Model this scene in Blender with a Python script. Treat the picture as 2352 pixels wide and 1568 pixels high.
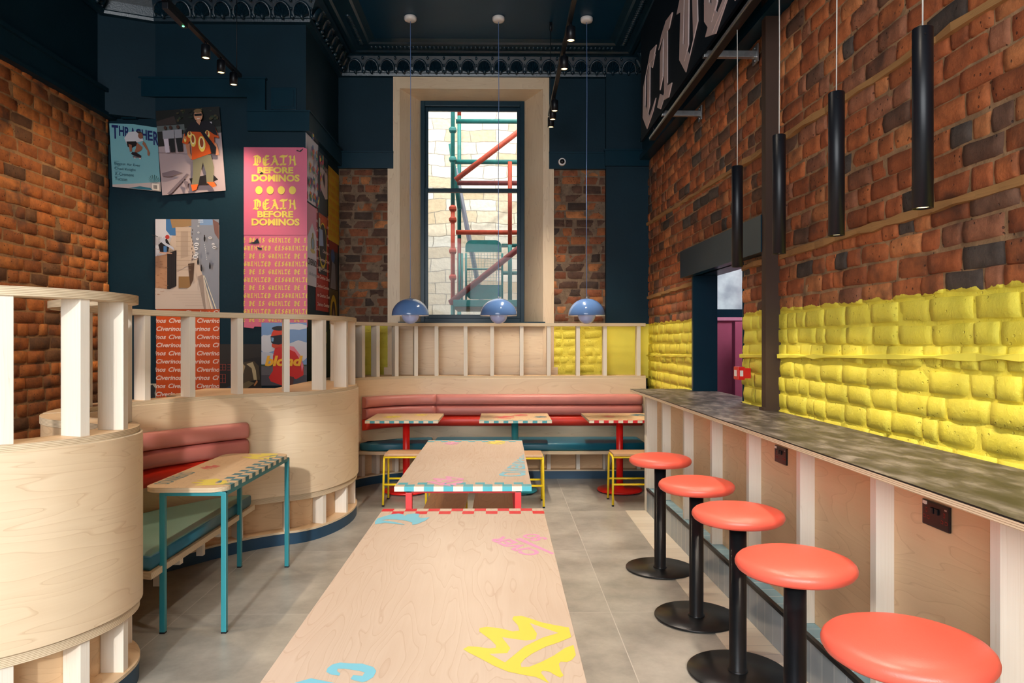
import bpy, bmesh, math, random
from mathutils import Vector, Matrix, noise as mnoise
R = math.radians
sc = bpy.context.scene
C = sc.collection
for o in list(bpy.data.objects): bpy.data.objects.remove(o)

# ------------------------------------------------------------------ camera
cam_d = bpy.data.cameras.new('camera'); cam = bpy.data.objects.new('camera', cam_d); C.objects.link(cam)
cam_d.sensor_width = 36.0; cam_d.lens = 36.0*1651/2352; cam_d.clip_start = 0.05
cam.location = (0, 0, 1.52); cam.rotation_euler = (R(90), 0, -math.atan(24/1651.0))
sc.camera = cam

# ------------------------------------------------------------------ world, sun, daylight, exposure
W = bpy.data.worlds.new('sky'); sc.world = W; W.use_nodes = True
bg = W.node_tree.nodes['Background']; bg.inputs['Color'].default_value = (0.86, 0.93, 1.0, 1); bg.inputs['Strength'].default_value = 1.15
def light(kind, name, loc, energy, color=(1, 1, 1), rot=(0, 0, 0), **kw):
    d = bpy.data.lights.new(name, kind); d.energy = energy; d.color = color
    for k, v in kw.items(): setattr(d, k, v)
    o = bpy.data.objects.new(name, d); C.objects.link(o); o.location = loc; o.rotation_euler = rot
    return o
def aim(o, tgt):
    o.rotation_euler = (Vector(tgt)-o.location).to_track_quat('-Z', 'Y').to_euler()
sun = light('SUN', 'sun', (0, -6, 5), 1.5, (1.0, 0.97, 0.93), angle=R(1.6))
aim(sun, sun.location+Vector((-0.03, 1.0, -0.36)))
day = light('AREA', 'shopfront_daylight', (-1.2, -2.6, 2.7), 330, (0.94, 0.97, 1.0), (R(62), 0, R(-14)), shape='RECTANGLE', size=4.2, size_y=3.2)
alley = light('AREA', 'alley_daylight', (-0.35, 10.0, 8.6), 520, (1.0, 0.97, 0.92), (0, 0, 0), shape='RECTANGLE', size=6, size_y=4)
aim(alley, (-0.3, 12.9, 3.4))
sc.view_settings.view_transform = 'Standard'; sc.view_settings.look = 'None'
sc.view_settings.exposure = 0.14; sc.view_settings.gamma = 1.0; sc.view_settings.use_curve_mapping = False
sc.cycles.use_denoising = True
sc.cycles.max_bounces = 8; sc.cycles.diffuse_bounces = 4; sc.cycles.sample_clamp_indirect = 6.0
sc.cycles.caustics_reflective = False; sc.cycles.caustics_refractive = False

# ------------------------------------------------------------------ materials
def srgb(r, g, b):
    f = lambda c: (c/255/12.92) if c/255 <= 0.04045 else ((c/255+0.055)/1.055)**2.4
    return (f(r), f(g), f(b), 1)
M = {}
def newmat(name):
    m = bpy.data.materials.new(name); m.use_nodes = True
    n = m.node_tree.nodes; b = n['Principled BSDF']; M[name] = m
    return m, n, m.node_tree.links, b
def flat(name, col, rough=0.5, metal=0.0, noise=0.06, nscale=8.0, bump=0.0, bscale=60.0, coat=0.0):
    m, n, l, b = newmat(name)
    b.inputs['Roughness'].default_value = rough; b.inputs['Metallic'].default_value = metal
    if coat: b.inputs['Coat Weight'].default_value = coat; b.inputs['Coat Roughness'].default_value = 0.08
    tc = n.new('ShaderNodeTexCoord')
    if noise:
        t = n.new('ShaderNodeTexNoise'); t.inputs['Scale'].default_value = nscale; t.inputs['Detail'].default_value = 4
        l.new(tc.outputs['Object'], t.inputs['Vector'])
        r = n.new('ShaderNodeValToRGB'); l.new(t.outputs['Fac'], r.inputs['Fac'])
        r.color_ramp.elements[0].position = 0.3; r.color_ramp.elements[1].position = 0.7
        r.color_ramp.elements[0].color = tuple(c*(1-noise) for c in col[:3])+(1,)
        r.color_ramp.elements[1].color = tuple(min(1, c*(1+noise)) for c in col[:3])+(1,)
        l.new(r.outputs['Color'], b.inputs['Base Color'])
    else: b.inputs['Base Color'].default_value = col
    if bump:
        t2 = n.new('ShaderNodeTexNoise'); t2.inputs['Scale'].default_value = bscale; t2.inputs['Detail'].default_value = 5
        l.new(tc.outputs['Object'], t2.inputs['Vector'])
        bp = n.new('ShaderNodeBump'); bp.inputs['Strength'].default_value = bump; bp.inputs['Distance'].default_value = 0.004
        l.new(t2.outputs['Fac'], bp.inputs['Height']); l.new(bp.outputs['Normal'], b.inputs['Normal'])
    return m
def dull(m, v):
    m.node_tree.nodes['Principled BSDF'].inputs['Specular IOR Level'].default_value = v; return m
def emit(name, col, s):
    m, n, l, b = newmat(name)
    b.inputs['Base Color'].default_value = (0.1, 0.1, 0.1, 1)
    b.inputs['Emission Color'].default_value = col; b.inputs['Emission Strength'].default_value = s
    return m
def wood(name, c0, c1, line, contours=11.0, su=0.9, sv=7.0, rough=0.45, knots=0.0, linew=0.10, lineamt=0.5, fine=0.25):
    m, n, l, b = newmat(name); b.inputs['Roughness'].default_value = rough
    uv = n.new('ShaderNodeUVMap'); uv.uv_map = 'UVMap'
    oi = n.new('ShaderNodeObjectInfo')
    cmb = n.new('ShaderNodeCombineXYZ'); mu = n.new('ShaderNodeMath'); mu.operation = 'MULTIPLY'; mu.inputs[1].default_value = 23.0
    l.new(oi.outputs['Random'], mu.inputs[0]); l.new(mu.outputs[0], cmb.inputs['X']); l.new(mu.outputs[0], cmb.inputs['Z'])
    add = n.new('ShaderNodeVectorMath'); add.operation = 'ADD'; l.new(uv.outputs['UV'], add.inputs[0]); l.new(cmb.outputs['Vector'], add.inputs[1])
    mp = n.new('ShaderNodeMapping'); mp.inputs['Scale'].default_value = (su, sv, 1); l.new(add.outputs['Vector'], mp.inputs['Vector'])
    t = n.new('ShaderNodeTexNoise'); t.inputs['Scale'].default_value = 1.0; t.inputs['Detail'].default_value = 2.2; t.inputs['Distortion'].default_value = 0.35
    l.new(mp.outputs['Vector'], t.inputs['Vector'])
    m1 = n.new('ShaderNodeMath'); m1.operation = 'MULTIPLY'; m1.inputs[1].default_value = contours; l.new(t.outputs['Fac'], m1.inputs[0])
    fr = n.new('ShaderNodeMath'); fr.operation = 'FRACT'; l.new(m1.outputs[0], fr.inputs[0])
    lr = n.new('ShaderNodeValToRGB'); e = lr.color_ramp.elements
    e[0].position = 0.0; e[0].color = (1, 1, 1, 1); e[1].position = linew; e[1].color = (0, 0, 0, 1)
    k = lr.color_ramp.elements.new(0.97); k.color = (0.25, 0.25, 0.25, 1)
    l.new(fr.outputs[0], lr.inputs['Fac'])
    mp2 = n.new('ShaderNodeMapping'); mp2.inputs['Scale'].default_value = (6, 160, 1); l.new(add.outputs['Vector'], mp2.inputs['Vector'])
    t2 = n.new('ShaderNodeTexNoise'); t2.inputs['Scale'].default_value = 1.0; t2.inputs['Detail'].default_value = 3; l.new(mp2.outputs['Vector'], t2.inputs['Vector'])
    mx = n.new('ShaderNodeMix'); mx.data_type = 'RGBA'; mx.inputs[6].default_value = c0; mx.inputs[7].default_value = c1
    t3 = n.new('ShaderNodeTexNoise'); t3.inputs['Scale'].default_value = 1.3; t3.inputs['Detail'].default_value = 3; l.new(add.outputs['Vector'], t3.inputs['Vector'])
    mm = n.new('ShaderNodeMath'); mm.operation = 'MULTIPLY_ADD'; mm.inputs[1].default_value = fine; l.new(t2.outputs['Fac'], mm.inputs[0]); l.new(t3.outputs['Fac'], mm.inputs[2])
    sb = n.new('ShaderNodeMapRange'); sb.inputs[1].default_value = 0.35; sb.inputs[2].default_value = 0.65+fine; l.new(mm.outputs[0], sb.inputs[0])
    l.new(sb.outputs[0], mx.inputs[0])
    mx2 = n.new('ShaderNodeMix'); mx2.data_type = 'RGBA'; l.new(mx.outputs[2], mx2.inputs[6]); mx2.inputs[7].default_value = line
    ma = n.new('ShaderNodeMath'); ma.operation = 'MULTIPLY'; ma.inputs[1].default_value = lineamt; l.new(lr.outputs['Color'], ma.inputs[0]); l.new(ma.outputs[0], mx2.inputs[0])
    out = mx2.outputs[2]
    if knots:
        v = n.new('ShaderNodeTexVoronoi'); v.inputs['Scale'].default_value = 2.6; v.inputs['Randomness'].default_value = 1.0
        l.new(add.outputs['Vector'], v.inputs['Vector'])
        kr = n.new('ShaderNodeValToRGB'); kr.color_ramp.elements[0].position = 0.018; kr.color_ramp.elements[0].color = (knots,)*3+(1,)
        kr.color_ramp.elements[1].position = 0.045; kr.color_ramp.elements[1].color = (0, 0, 0, 1)
        l.new(v.outputs['Distance'], kr.inputs['Fac'])
        mx3 = n.new('ShaderNodeMix'); mx3.data_type = 'RGBA'; l.new(kr.outputs['Color'], mx3.inputs[0]); l.new(out, mx3.inputs[6]); mx3.inputs[7].default_value = srgb(120, 84, 52)
        out = mx3.outputs[2]
    l.new(out, b.inputs['Base Color'])
    return m
PLY = wood('maple_ply', srgb(226, 199, 163), srgb(238, 216, 184), srgb(190, 150, 108), contours=13, su=0.8, sv=5.5, lineamt=0.42, rough=0.42)
PLYT = wood('table_ply', srgb(214, 186, 162), srgb(228, 204, 182), srgb(182, 142, 112), contours=15, su=1.3, sv=7.5, lineamt=0.36, rough=0.27, linew=.14)
PLYW = wood('warm_ply', srgb(214, 178, 136), srgb(228, 196, 156), srgb(176, 132, 92), contours=12, su=1.2, sv=5.0, lineamt=0.4, rough=0.5)
PINE = wood('limed_pine', srgb(226, 216, 200), srgb(240, 232, 218), srgb(206, 186, 158), contours=9, su=0.5, sv=22, lineamt=0.35, rough=0.6, knots=0.8)
BENCHW = wood('oiled_bench_wood', srgb(196, 152, 110), srgb(214, 174, 132), srgb(150, 104, 68), contours=12, su=1.2, sv=6.0, lineamt=0.5, rough=0.4)
BATTEN = wood('old_batten', srgb(150, 108, 62), srgb(180, 134, 80), srgb(96, 64, 36), contours=10, su=0.8, sv=26, lineamt=0.6, rough=0.8)
def plyedge():
    m, n, l, b = newmat('ply_edge'); b.inputs['Roughness'].default_value = 0.6
    tc = n.new('ShaderNodeTexCoord'); sx = n.new('ShaderNodeSeparateXYZ'); l.new(tc.outputs['Object'], sx.inputs[0])
    nz = n.new('ShaderNodeTexNoise'); nz.inputs['Scale'].default_value = 6; l.new(tc.outputs['Object'], nz.inputs['Vector'])
    a = n.new('ShaderNodeMath'); a.operation = 'MULTIPLY_ADD'; a.inputs[1].default_value = 0.0012; l.new(nz.outputs['Fac'], a.inputs[0]); l.new(sx.outputs['Z'], a.inputs[2])
    q = n.new('ShaderNodeMath'); q.operation = 'MULTIPLY'; q.inputs[1].default_value = 1/0.0062; l.new(a.outputs[0], q.inputs[0])
    f = n.new('ShaderNodeMath'); f.operation = 'FRACT'; l.new(q.outputs[0], f.inputs[0])
    r = n.new('ShaderNodeValToRGB'); l.new(f.outputs[0], r.inputs['Fac']); e = r.color_ramp.elements
    e[0].position = 0.0; e[0].color = srgb(232, 214, 184); e[1].position = 0.62; e[1].color = srgb(220, 198, 164)
    e2 = e.new(0.66); e2.color = srgb(150, 122, 90); e3 = e.new(0.86); e3.color = srgb(176, 150, 114); e4 = e.new(0.92); e4.color = srgb(228, 208, 178)
    l.new(r.outputs['Color'], b.inputs['Base Color'])
    return m
EDGE = plyedge()
NAVY = dull(flat('navy_paint', (0.0030, 0.0215, 0.036, 1), 0.55, noise=0.1, nscale=3, bump=0.25, bscale=40), .2)
NAVYG = dull(flat('navy_gloss', (0.0036, 0.027, 0.045, 1), 0.3, noise=0.06, nscale=5), .2)
NAVYC = dull(flat('navy_plaster', (0.005, 0.024, 0.040, 1), 0.3, noise=0.15, nscale=10, bump=0.3, bscale=90), .6)
CEIL = dull(flat('navy_ceiling', (0.0018, 0.034, 0.075, 1), 0.4, noise=0.15, nscale=1.2, bump=0.1), .35)
PLINTH = flat('plinth_blue', (0.012, 0.055, 0.11, 1), 0.5, noise=0.05)
BLACK = dull(flat('black_metal', (0.006, 0.007, 0.010, 1), 0.38, metal=0.0, noise=0.05), .35)
BLACKG = flat('black_gloss', (0.016, 0.017, 0.019, 1), 0.28, metal=0.4, noise=0.1, nscale=20)
STEEL = flat('galvanised', (0.55, 0.56, 0.57, 1), 0.35, metal=0.9, noise=0.15, nscale=30)
SILVER = flat('brushed_letter', srgb(206, 184, 180), 0.45, metal=0.1, noise=0.04)
WHITE = flat('white_plastic', srgb(236, 228, 222), 0.4, noise=0.02)
CORDW = flat('white_cord', srgb(205, 200, 192), 0.5, noise=0.0)
CORDB = flat('blue_cord', srgb(120, 150, 205), 0.5, noise=0.0)
BLUE = flat('lamp_blue', (0.12, 0.235, 0.50, 1), 0.16, noise=0.0, coat=0.6)
GLOBE = flat('opal_ball', (0.34, 0.43, 0.78, 1), 0.15, noise=0.0, coat=0.5)
RED = flat('red_powdercoat', srgb(222, 28, 24), 0.35, noise=0.03)
REDT = flat('coral_red_leg', srgb(226, 60, 62), 0.38, noise=0.03)
TEAL = flat('teal_powdercoat', srgb(46, 136, 146), 0.35, noise=0.03)
YELLOWM = flat('yellow_powdercoat', srgb(246, 212, 40), 0.35, noise=0.03)
def leather(name, col, rough=0.38): return flat(name, col, rough, noise=0.04, nscale=5, bump=0.12, bscale=260)
CORAL = leather('coral_vinyl', srgb(250, 102, 82), 0.36)
PINKV = leather('dusty_pink_vinyl', srgb(212, 134, 124), 0.42)
ROSEV = leather('rose_vinyl', srgb(198, 116, 106), 0.42)
REDV = leather('red_vinyl', srgb(226, 52, 30), 0.36)
TEALV = leather('deep_teal_vinyl', srgb(30, 104, 126), 0.38)
SAGEV = leather('sage_vinyl', srgb(118, 160, 146), 0.38)
YPAINT = flat('yellow_panel', srgb(242, 228, 86), 0.6, noise=0.03)
GLOW = emit('warm_lens', (1.0, 0.74, 0.36, 1), 3.2)
GLOWIN = emit('warm_inner', (1.0, 0.78, 0.5, 1), 0.6)
LEDG = emit('green_led', (0.1, 1.0, 0.3, 1), 6.0)
def counter_mat():
    m, n, l, b = newmat('slate_laminate'); b.inputs['Roughness'].default_value = 0.42; b.inputs['Specular IOR Level'].default_value = 0.3
    tc = n.new('ShaderNodeTexCoord'); mp = n.new('ShaderNodeMapping'); mp.inputs['Scale'].default_value = (6.5, 2.6, 1)
    l.new(tc.outputs['Object'], mp.inputs['Vector'])
    t = n.new('ShaderNodeTexNoise'); t.inputs['Scale'].default_value = 2.2; t.inputs['Detail'].default_value = 9; t.inputs['Roughness'].default_value = 0.62; t.inputs['Distortion'].default_value = 0.25
    l.new(mp.outputs['Vector'], t.inputs['Vector'])
    r = n.new('ShaderNodeValToRGB'); l.new(t.outputs['Fac'], r.inputs['Fac']); e = r.color_ramp.elements
    e[0].position = 0.36; e[0].color = srgb(58, 52, 48); e[1].position = 0.66; e[1].color = srgb(138, 128, 122)
    k = e.new(0.5); k.color = srgb(88, 80, 76)
    l.new(r.outputs['Color'], b.inputs['Base Color'])
    return m
LAM = counter_mat()
def floor_mat():
    m, n, l, b = newmat('concrete_tile'); b.inputs['Roughness'].default_value = 0.32
    tc = n.new('ShaderNodeTexCoord')
    sx = n.new('ShaderNodeSeparateXYZ'); l.new(tc.outputs['Object'], sx.inputs[0])
    def grout(axis, off):
        a = n.new('ShaderNodeMath'); a.operation = 'SUBTRACT'; a.inputs[1].default_value = off; l.new(sx.outputs[axis], a.inputs[0])
        p = n.new('ShaderNodeMath'); p.operation = 'PINGPONG'; p.inputs[1].default_value = 0.5985; l.new(a.outputs[0], p.inputs[0])
        c = n.new('ShaderNodeMath'); c.operation = 'LESS_THAN'; c.inputs[1].default_value = 0.0022; l.new(p.outputs[0], c.inputs[0])
        fl = n.new('ShaderNodeMath'); fl.operation = 'DIVIDE'; fl.inputs[1].default_value = 1.197; l.new(a.outputs[0], fl.inputs[0])
        ff = n.new('ShaderNodeMath'); ff.operation = 'FLOOR'; l.new(fl.outputs[0], ff.inputs[0])
        return c, ff
    gx, ix = grout('X', 0.613); gy, iy = grout('Y', 4.03)
    mxg = n.new('ShaderNodeMath'); mxg.operation = 'MAXIMUM'; l.new(gx.outputs[0], mxg.inputs[0]); l.new(gy.outputs[0], mxg.inputs[1])
    cmb = n.new('ShaderNodeCombineXYZ'); l.new(ix.outputs[0], cmb.inputs[0]); l.new(iy.outputs[0], cmb.inputs[1])
    sc2 = n.new('ShaderNodeVectorMath'); sc2.operation = 'SCALE'; sc2.inputs['Scale'].default_value = 7.3; l.new(cmb.outputs[0], sc2.inputs[0])
    ad = n.new('ShaderNodeVectorMath'); ad.operation = 'ADD'; l.new(sc2.outputs[0], ad.inputs[0]); l.new(tc.outputs['Object'], ad.inputs[1])
    t = n.new('ShaderNodeTexNoise'); t.inputs['Scale'].default_value = 2.2; t.inputs['Detail'].default_value = 10; t.inputs['Roughness'].default_value = 0.68
    l.new(ad.outputs[0], t.inputs['Vector'])
    r = n.new('ShaderNodeValToRGB'); l.new(t.outputs['Fac'], r.inputs['Fac']); e = r.color_ramp.elements
    e[0].position = 0.3; e[0].color = srgb(136, 131, 122); e[1].position = 0.7; e[1].color = srgb(196, 190, 178)
    mx = n.new('ShaderNodeMix'); mx.data_type = 'RGBA'; l.new(mxg.outputs[0], mx.inputs[0]); l.new(r.outputs['Color'], mx.inputs[6]); mx.inputs[7].default_value = srgb(206, 200, 190)
    l.new(mx.outputs[2], b.inputs['Base Color'])
    v = n.new('ShaderNodeTexNoise'); v.inputs['Scale'].default_value = 60; v.inputs['Detail'].default_value = 4; l.new(tc.outputs['Object'], v.inputs['Vector'])
    bp = n.new('ShaderNodeBump'); bp.inputs['Strength'].default_value = 0.08; bp.inputs['Distance'].default_value = 0.003; l.new(v.outputs['Fac'], bp.inputs['Height']); l.new(bp.outputs['Normal'], b.inputs['Normal'])
    return m
FLOOR = floor_mat()
def tile_mat(name, c0, c1, grout, w, axis='Y', rough=0.25, var=1.0, w2=None, axis2='X'):
    m, n, l, b = newmat(name); b.inputs['Roughness'].default_value = rough
    tc = n.new('ShaderNodeTexCoord'); sx = n.new('ShaderNodeSeparateXYZ'); l.new(tc.outputs['Object'], sx.inputs[0])
    d = n.new('ShaderNodeMath'); d.operation = 'DIVIDE'; d.inputs[1].default_value = w; l.new(sx.outputs[axis], d.inputs[0])
    f = n.new('ShaderNodeMath'); f.operation = 'FRACT'; l.new(d.outputs[0], f.inputs[0])
    g = n.new('ShaderNodeMath'); g.operation = 'LESS_THAN'; g.inputs[1].default_value = 0.028/ (w/0.1); l.new(f.outputs[0], g.inputs[0])
    fl = n.new('ShaderNodeMath'); fl.operation = 'FLOOR'; l.new(d.outputs[0], fl.inputs[0])
    wn = n.new('ShaderNodeTexWhiteNoise'); wn.noise_dimensions = '1D'; l.new(fl.outputs[0], wn.inputs['W'])
    mx = n.new('ShaderNodeMix'); mx.data_type = 'RGBA'; l.new(wn.outputs['Value'], mx.inputs[0]); mx.inputs[6].default_value = c0; mx.inputs[7].default_value = c1
    mx2 = n.new('ShaderNodeMix'); mx2.data_type = 'RGBA'; l.new(g.outputs[0], mx2.inputs[0]); l.new(mx.outputs[2], mx2.inputs[6]); mx2.inputs[7].default_value = grout
    l.new(mx2.outputs[2], b.inputs['Base Color'])
    return m
STRIP = tile_mat('cream_strip_tile', srgb(226, 212, 190), srgb(238, 226, 206), srgb(196, 188, 176), 0.105)
STEPT = tile_mat('grey_blue_tile', srgb(142, 156, 166), srgb(160, 172, 180), srgb(214, 218, 220), 0.105, rough=0.2)
def brick_mat(name, yellow_below=None, base=None):
    m, n, l, b = newmat(name); b.inputs['Roughness'].default_value = 0.78
    at = n.new('ShaderNodeVertexColor'); at.layer_name = 'Col'
    tc = n.new('ShaderNodeTexCoord')
    t = n.new('ShaderNodeTexNoise'); t.inputs['Scale'].default_value = 14; t.inputs['Detail'].default_value = 8; t.inputs['Roughness'].default_value = 0.7; l.new(tc.outputs['Object'], t.inputs['Vector'])
    r = n.new('ShaderNodeMapRange'); r.inputs[1].default_value = 0.25; r.inputs[2].default_value = 0.75; r.inputs[3].default_value = 0.55; r.inputs[4].default_value = 1.45; l.new(t.outputs['Fac'], r.inputs[0])
    mu = n.new('ShaderNodeVectorMath'); mu.operation = 'SCALE'; l.new(at.outputs['Color'], mu.inputs[0]); l.new(r.outputs[0], mu.inputs['Scale'])
    # soot patches
    t4 = n.new('ShaderNodeTexNoise'); t4.inputs['Scale'].default_value = 5.5; t4.inputs['Detail'].default_value = 6; l.new(tc.outputs['Object'], t4.inputs['Vector'])
    r4 = n.new('ShaderNodeMapRange'); r4.inputs[1].default_value = 0.56; r4.inputs[2].default_value = 0.72; r4.inputs[4].default_value = 0.75; l.new(t4.outputs['Fac'], r4.inputs[0])
    ms = n.new('ShaderNodeMix'); ms.data_type = 'RGBA'; l.new(r4.outputs[0], ms.inputs[0]); l.new(mu.outputs[0], ms.inputs[6]); ms.inputs[7].default_value = srgb(62, 44, 34)
    # pits
    v = n.new('ShaderNodeTexVoronoi'); v.inputs['Scale'].default_value = 34; l.new(tc.outputs['Object'], v.inputs['Vector'])
    pv = n.new('ShaderNodeMapRange'); pv.inputs[1].default_value = 0.12; pv.inputs[2].default_value = 0.2; pv.inputs[3].default_value = 1.0; pv.inputs[4].default_value = 0.0; l.new(v.outputs['Distance'], pv.inputs[0])
    t5 = n.new('ShaderNodeTexNoise'); t5.inputs['Scale'].default_value = 9; l.new(tc.outputs['Object'], t5.inputs['Vector'])
    g5 = n.new('ShaderNodeMath'); g5.operation = 'GREATER_THAN'; g5.inputs[1].default_value = 0.52; l.new(t5.outputs['Fac'], g5.inputs[0])
    pm = n.new('ShaderNodeMath'); pm.operation = 'MULTIPLY'; l.new(pv.outputs[0], pm.inputs[0]); l.new(g5.outputs[0], pm.inputs[1])
    mp = n.new('ShaderNodeMix'); mp.data_type = 'RGBA'; l.new(ms.outputs[2], mp.inputs[6]); mp.inputs[7].default_value = srgb(40, 24, 16)
    pk = n.new('ShaderNodeMath'); pk.operation = 'MULTIPLY'; pk.inputs[1].default_value = 0.7; l.new(pm.outputs[0], pk.inputs[0]); l.new(pk.outputs[0], mp.inputs[0])
    out = mp.outputs[2]
    if yellow_below is not None:
        sx = n.new('ShaderNodeSeparateXYZ'); l.new(tc.outputs['Object'], sx.inputs[0])
        t6 = n.new('ShaderNodeTexNoise'); t6.inputs['Scale'].default_value = 9; t6.inputs['Detail'].default_value = 5; l.new(tc.outputs['Object'], t6.inputs['Vector'])
        a6 = n.new('ShaderNodeMath'); a6.operation = 'MULTIPLY_ADD'; a6.inputs[1].default_value = 0.07; l.new(t6.outputs['Fac'], a6.inputs[0]); l.new(sx.outputs['Z'], a6.inputs[2])
        g6 = n.new('ShaderNodeMath'); g6.operation = 'LESS_THAN'; g6.inputs[1].default_value = yellow_below+0.035; l.new(a6.outputs[0], g6.inputs[0])
        yr = n.new('ShaderNodeMix'); yr.data_type = 'RGBA'; l.new(t.outputs['Fac'], yr.inputs[0]); yr.inputs[6].default_value = srgb(234, 214, 56); yr.inputs[7].default_value = srgb(246, 232, 96)
        my = n.new('ShaderNodeMix'); my.data_type = 'RGBA'; l.new(g6.outputs[0], my.inputs[0]); l.new(out, my.inputs[6]); l.new(yr.outputs[2], my.inputs[7])
        out = my.outputs[2]
        rr = n.new('ShaderNodeMapRange'); rr.inputs[3].default_value = 0.8; rr.inputs[4].default_value = 0.5; l.new(g6.outputs[0], rr.inputs[0]); l.new(rr.outputs[0], b.inputs['Roughness'])
    l.new(out, b.inputs['Base Color'])
    t7 = n.new('ShaderNodeTexNoise'); t7.inputs['Scale'].default_value = 45; t7.inputs['Detail'].default_value = 8; t7.inputs['Roughness'].default_value = 0.7; l.new(tc.outputs['Object'], t7.inputs['Vector'])
    sbm = n.new('ShaderNodeMath'); sbm.operation = 'SUBTRACT'; l.new(t7.outputs['Fac'], sbm.inputs[0]); l.new(pm.outputs[0], sbm.inputs[1])
    bp = n.new('ShaderNodeBump'); bp.inputs['Strength'].default_value = 0.8; bp.inputs['Distance'].default_value = 0.008; l.new(sbm.outputs[0], bp.inputs['Height']); l.new(bp.outputs['Normal'], b.inputs['Normal'])
    return m
BRK_Y = brick_mat('brick_yellow_dado', 1.725)
BRK = brick_mat('brick_plain')
def print_mat():
    m, n, l, b = newmat('printed_paper'); b.inputs['Roughness'].default_value = 0.4
    at = n.new('ShaderNodeVertexColor'); at.layer_name = 'Col'; l.new(at.outputs['Color'], b.inputs['Base Color'])
    return m
PRINT = print_mat()
def glass_mat():
    m = bpy.data.materials.new('window_glass'); m.use_nodes = True; n = m.node_tree.nodes; l = m.node_tree.links; n.clear()
    o = n.new('ShaderNodeOutputMaterial'); mx = n.new('ShaderNodeMixShader'); t = n.new('ShaderNodeBsdfTransparent'); g = n.new('ShaderNodeBsdfGlossy')
    g.inputs['Roughness'].default_value = 0.02; t.inputs['Color'].default_value = (0.97, 0.99, 1, 1)
    f = n.new('ShaderNodeFresnel'); f.inputs['IOR'].default_value = 1.18
    l.new(f.outputs[0], mx.inputs[0]); l.new(t.outputs[0], mx.inputs[1]); l.new(g.outputs[0], mx.inputs[2]); l.new(mx.outputs[0], o.inputs[0])
    return m
GLASS = glass_mat()
def stone_mat():
    m, n, l, b = newmat('coursed_sandstone'); b.inputs['Roughness'].default_value = 0.9
    tc = n.new('ShaderNodeTexCoord'); mp = n.new('ShaderNodeMapping'); mp.inputs['Rotation'].default_value = (R(90), 0, 0); l.new(tc.outputs['Object'], mp.inputs['Vector'])
    nz = n.new('ShaderNodeTexNoise'); nz.inputs['Scale'].default_value = 1.6; nz.inputs['Detail'].default_value = 3; l.new(mp.outputs[0], nz.inputs['Vector'])
    sc_ = n.new('ShaderNodeVectorMath'); sc_.operation = 'MULTIPLY_ADD'; l.new(nz.outputs['Color'], sc_.inputs[0]); sc_.inputs[1].default_value = (0.20, 0.16, 0); l.new(mp.outputs[0], sc_.inputs[2])
    bt = n.new('ShaderNodeTexBrick'); l.new(sc_.outputs[0], bt.inputs['Vector']); bt.inputs['Scale'].default_value = 1.0
    bt.inputs['Brick Width'].default_value = 0.46; bt.inputs['Row Height'].default_value = 0.21; bt.inputs['Mortar Size'].default_value = 0.007; bt.inputs['Mortar Smooth'].default_value = 0.3
    bt.squash = 1.6; bt.squash_frequency = 3; bt.offset_frequency = 2
    bt.inputs['Color1'].default_value = srgb(232, 222, 204); bt.inputs['Color2'].default_value = srgb(200, 176, 140); bt.inputs['Mortar'].default_value = srgb(150, 138, 120)
    t = n.new('ShaderNodeTexNoise'); t.inputs['Scale'].default_value = 14; t.inputs['Detail'].default_value = 8; l.new(tc.outputs['Object'], t.inputs['Vector'])
    mr = n.new('ShaderNodeMapRange'); mr.inputs[3].default_value = 0.72; mr.inputs[4].default_value = 1.2; l.new(t.outputs['Fac'], mr.inputs[0])
    s = n.new('ShaderNodeVectorMath'); s.operation = 'SCALE'; l.new(bt.outputs['Color'], s.inputs[0]); l.new(mr.outputs[0], s.inputs['Scale'])
    l.new(s.outputs[0], b.inputs['Base Color'])
    bp = n.new('ShaderNodeBump'); bp.inputs['Strength'].default_value = 0.6; bp.inputs['Distance'].default_value = 0.02; l.new(t.outputs['Fac'], bp.inputs['Height']); l.new(bp.outputs['Normal'], b.inputs['Normal'])
    return m
STONE = stone_mat()

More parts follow.
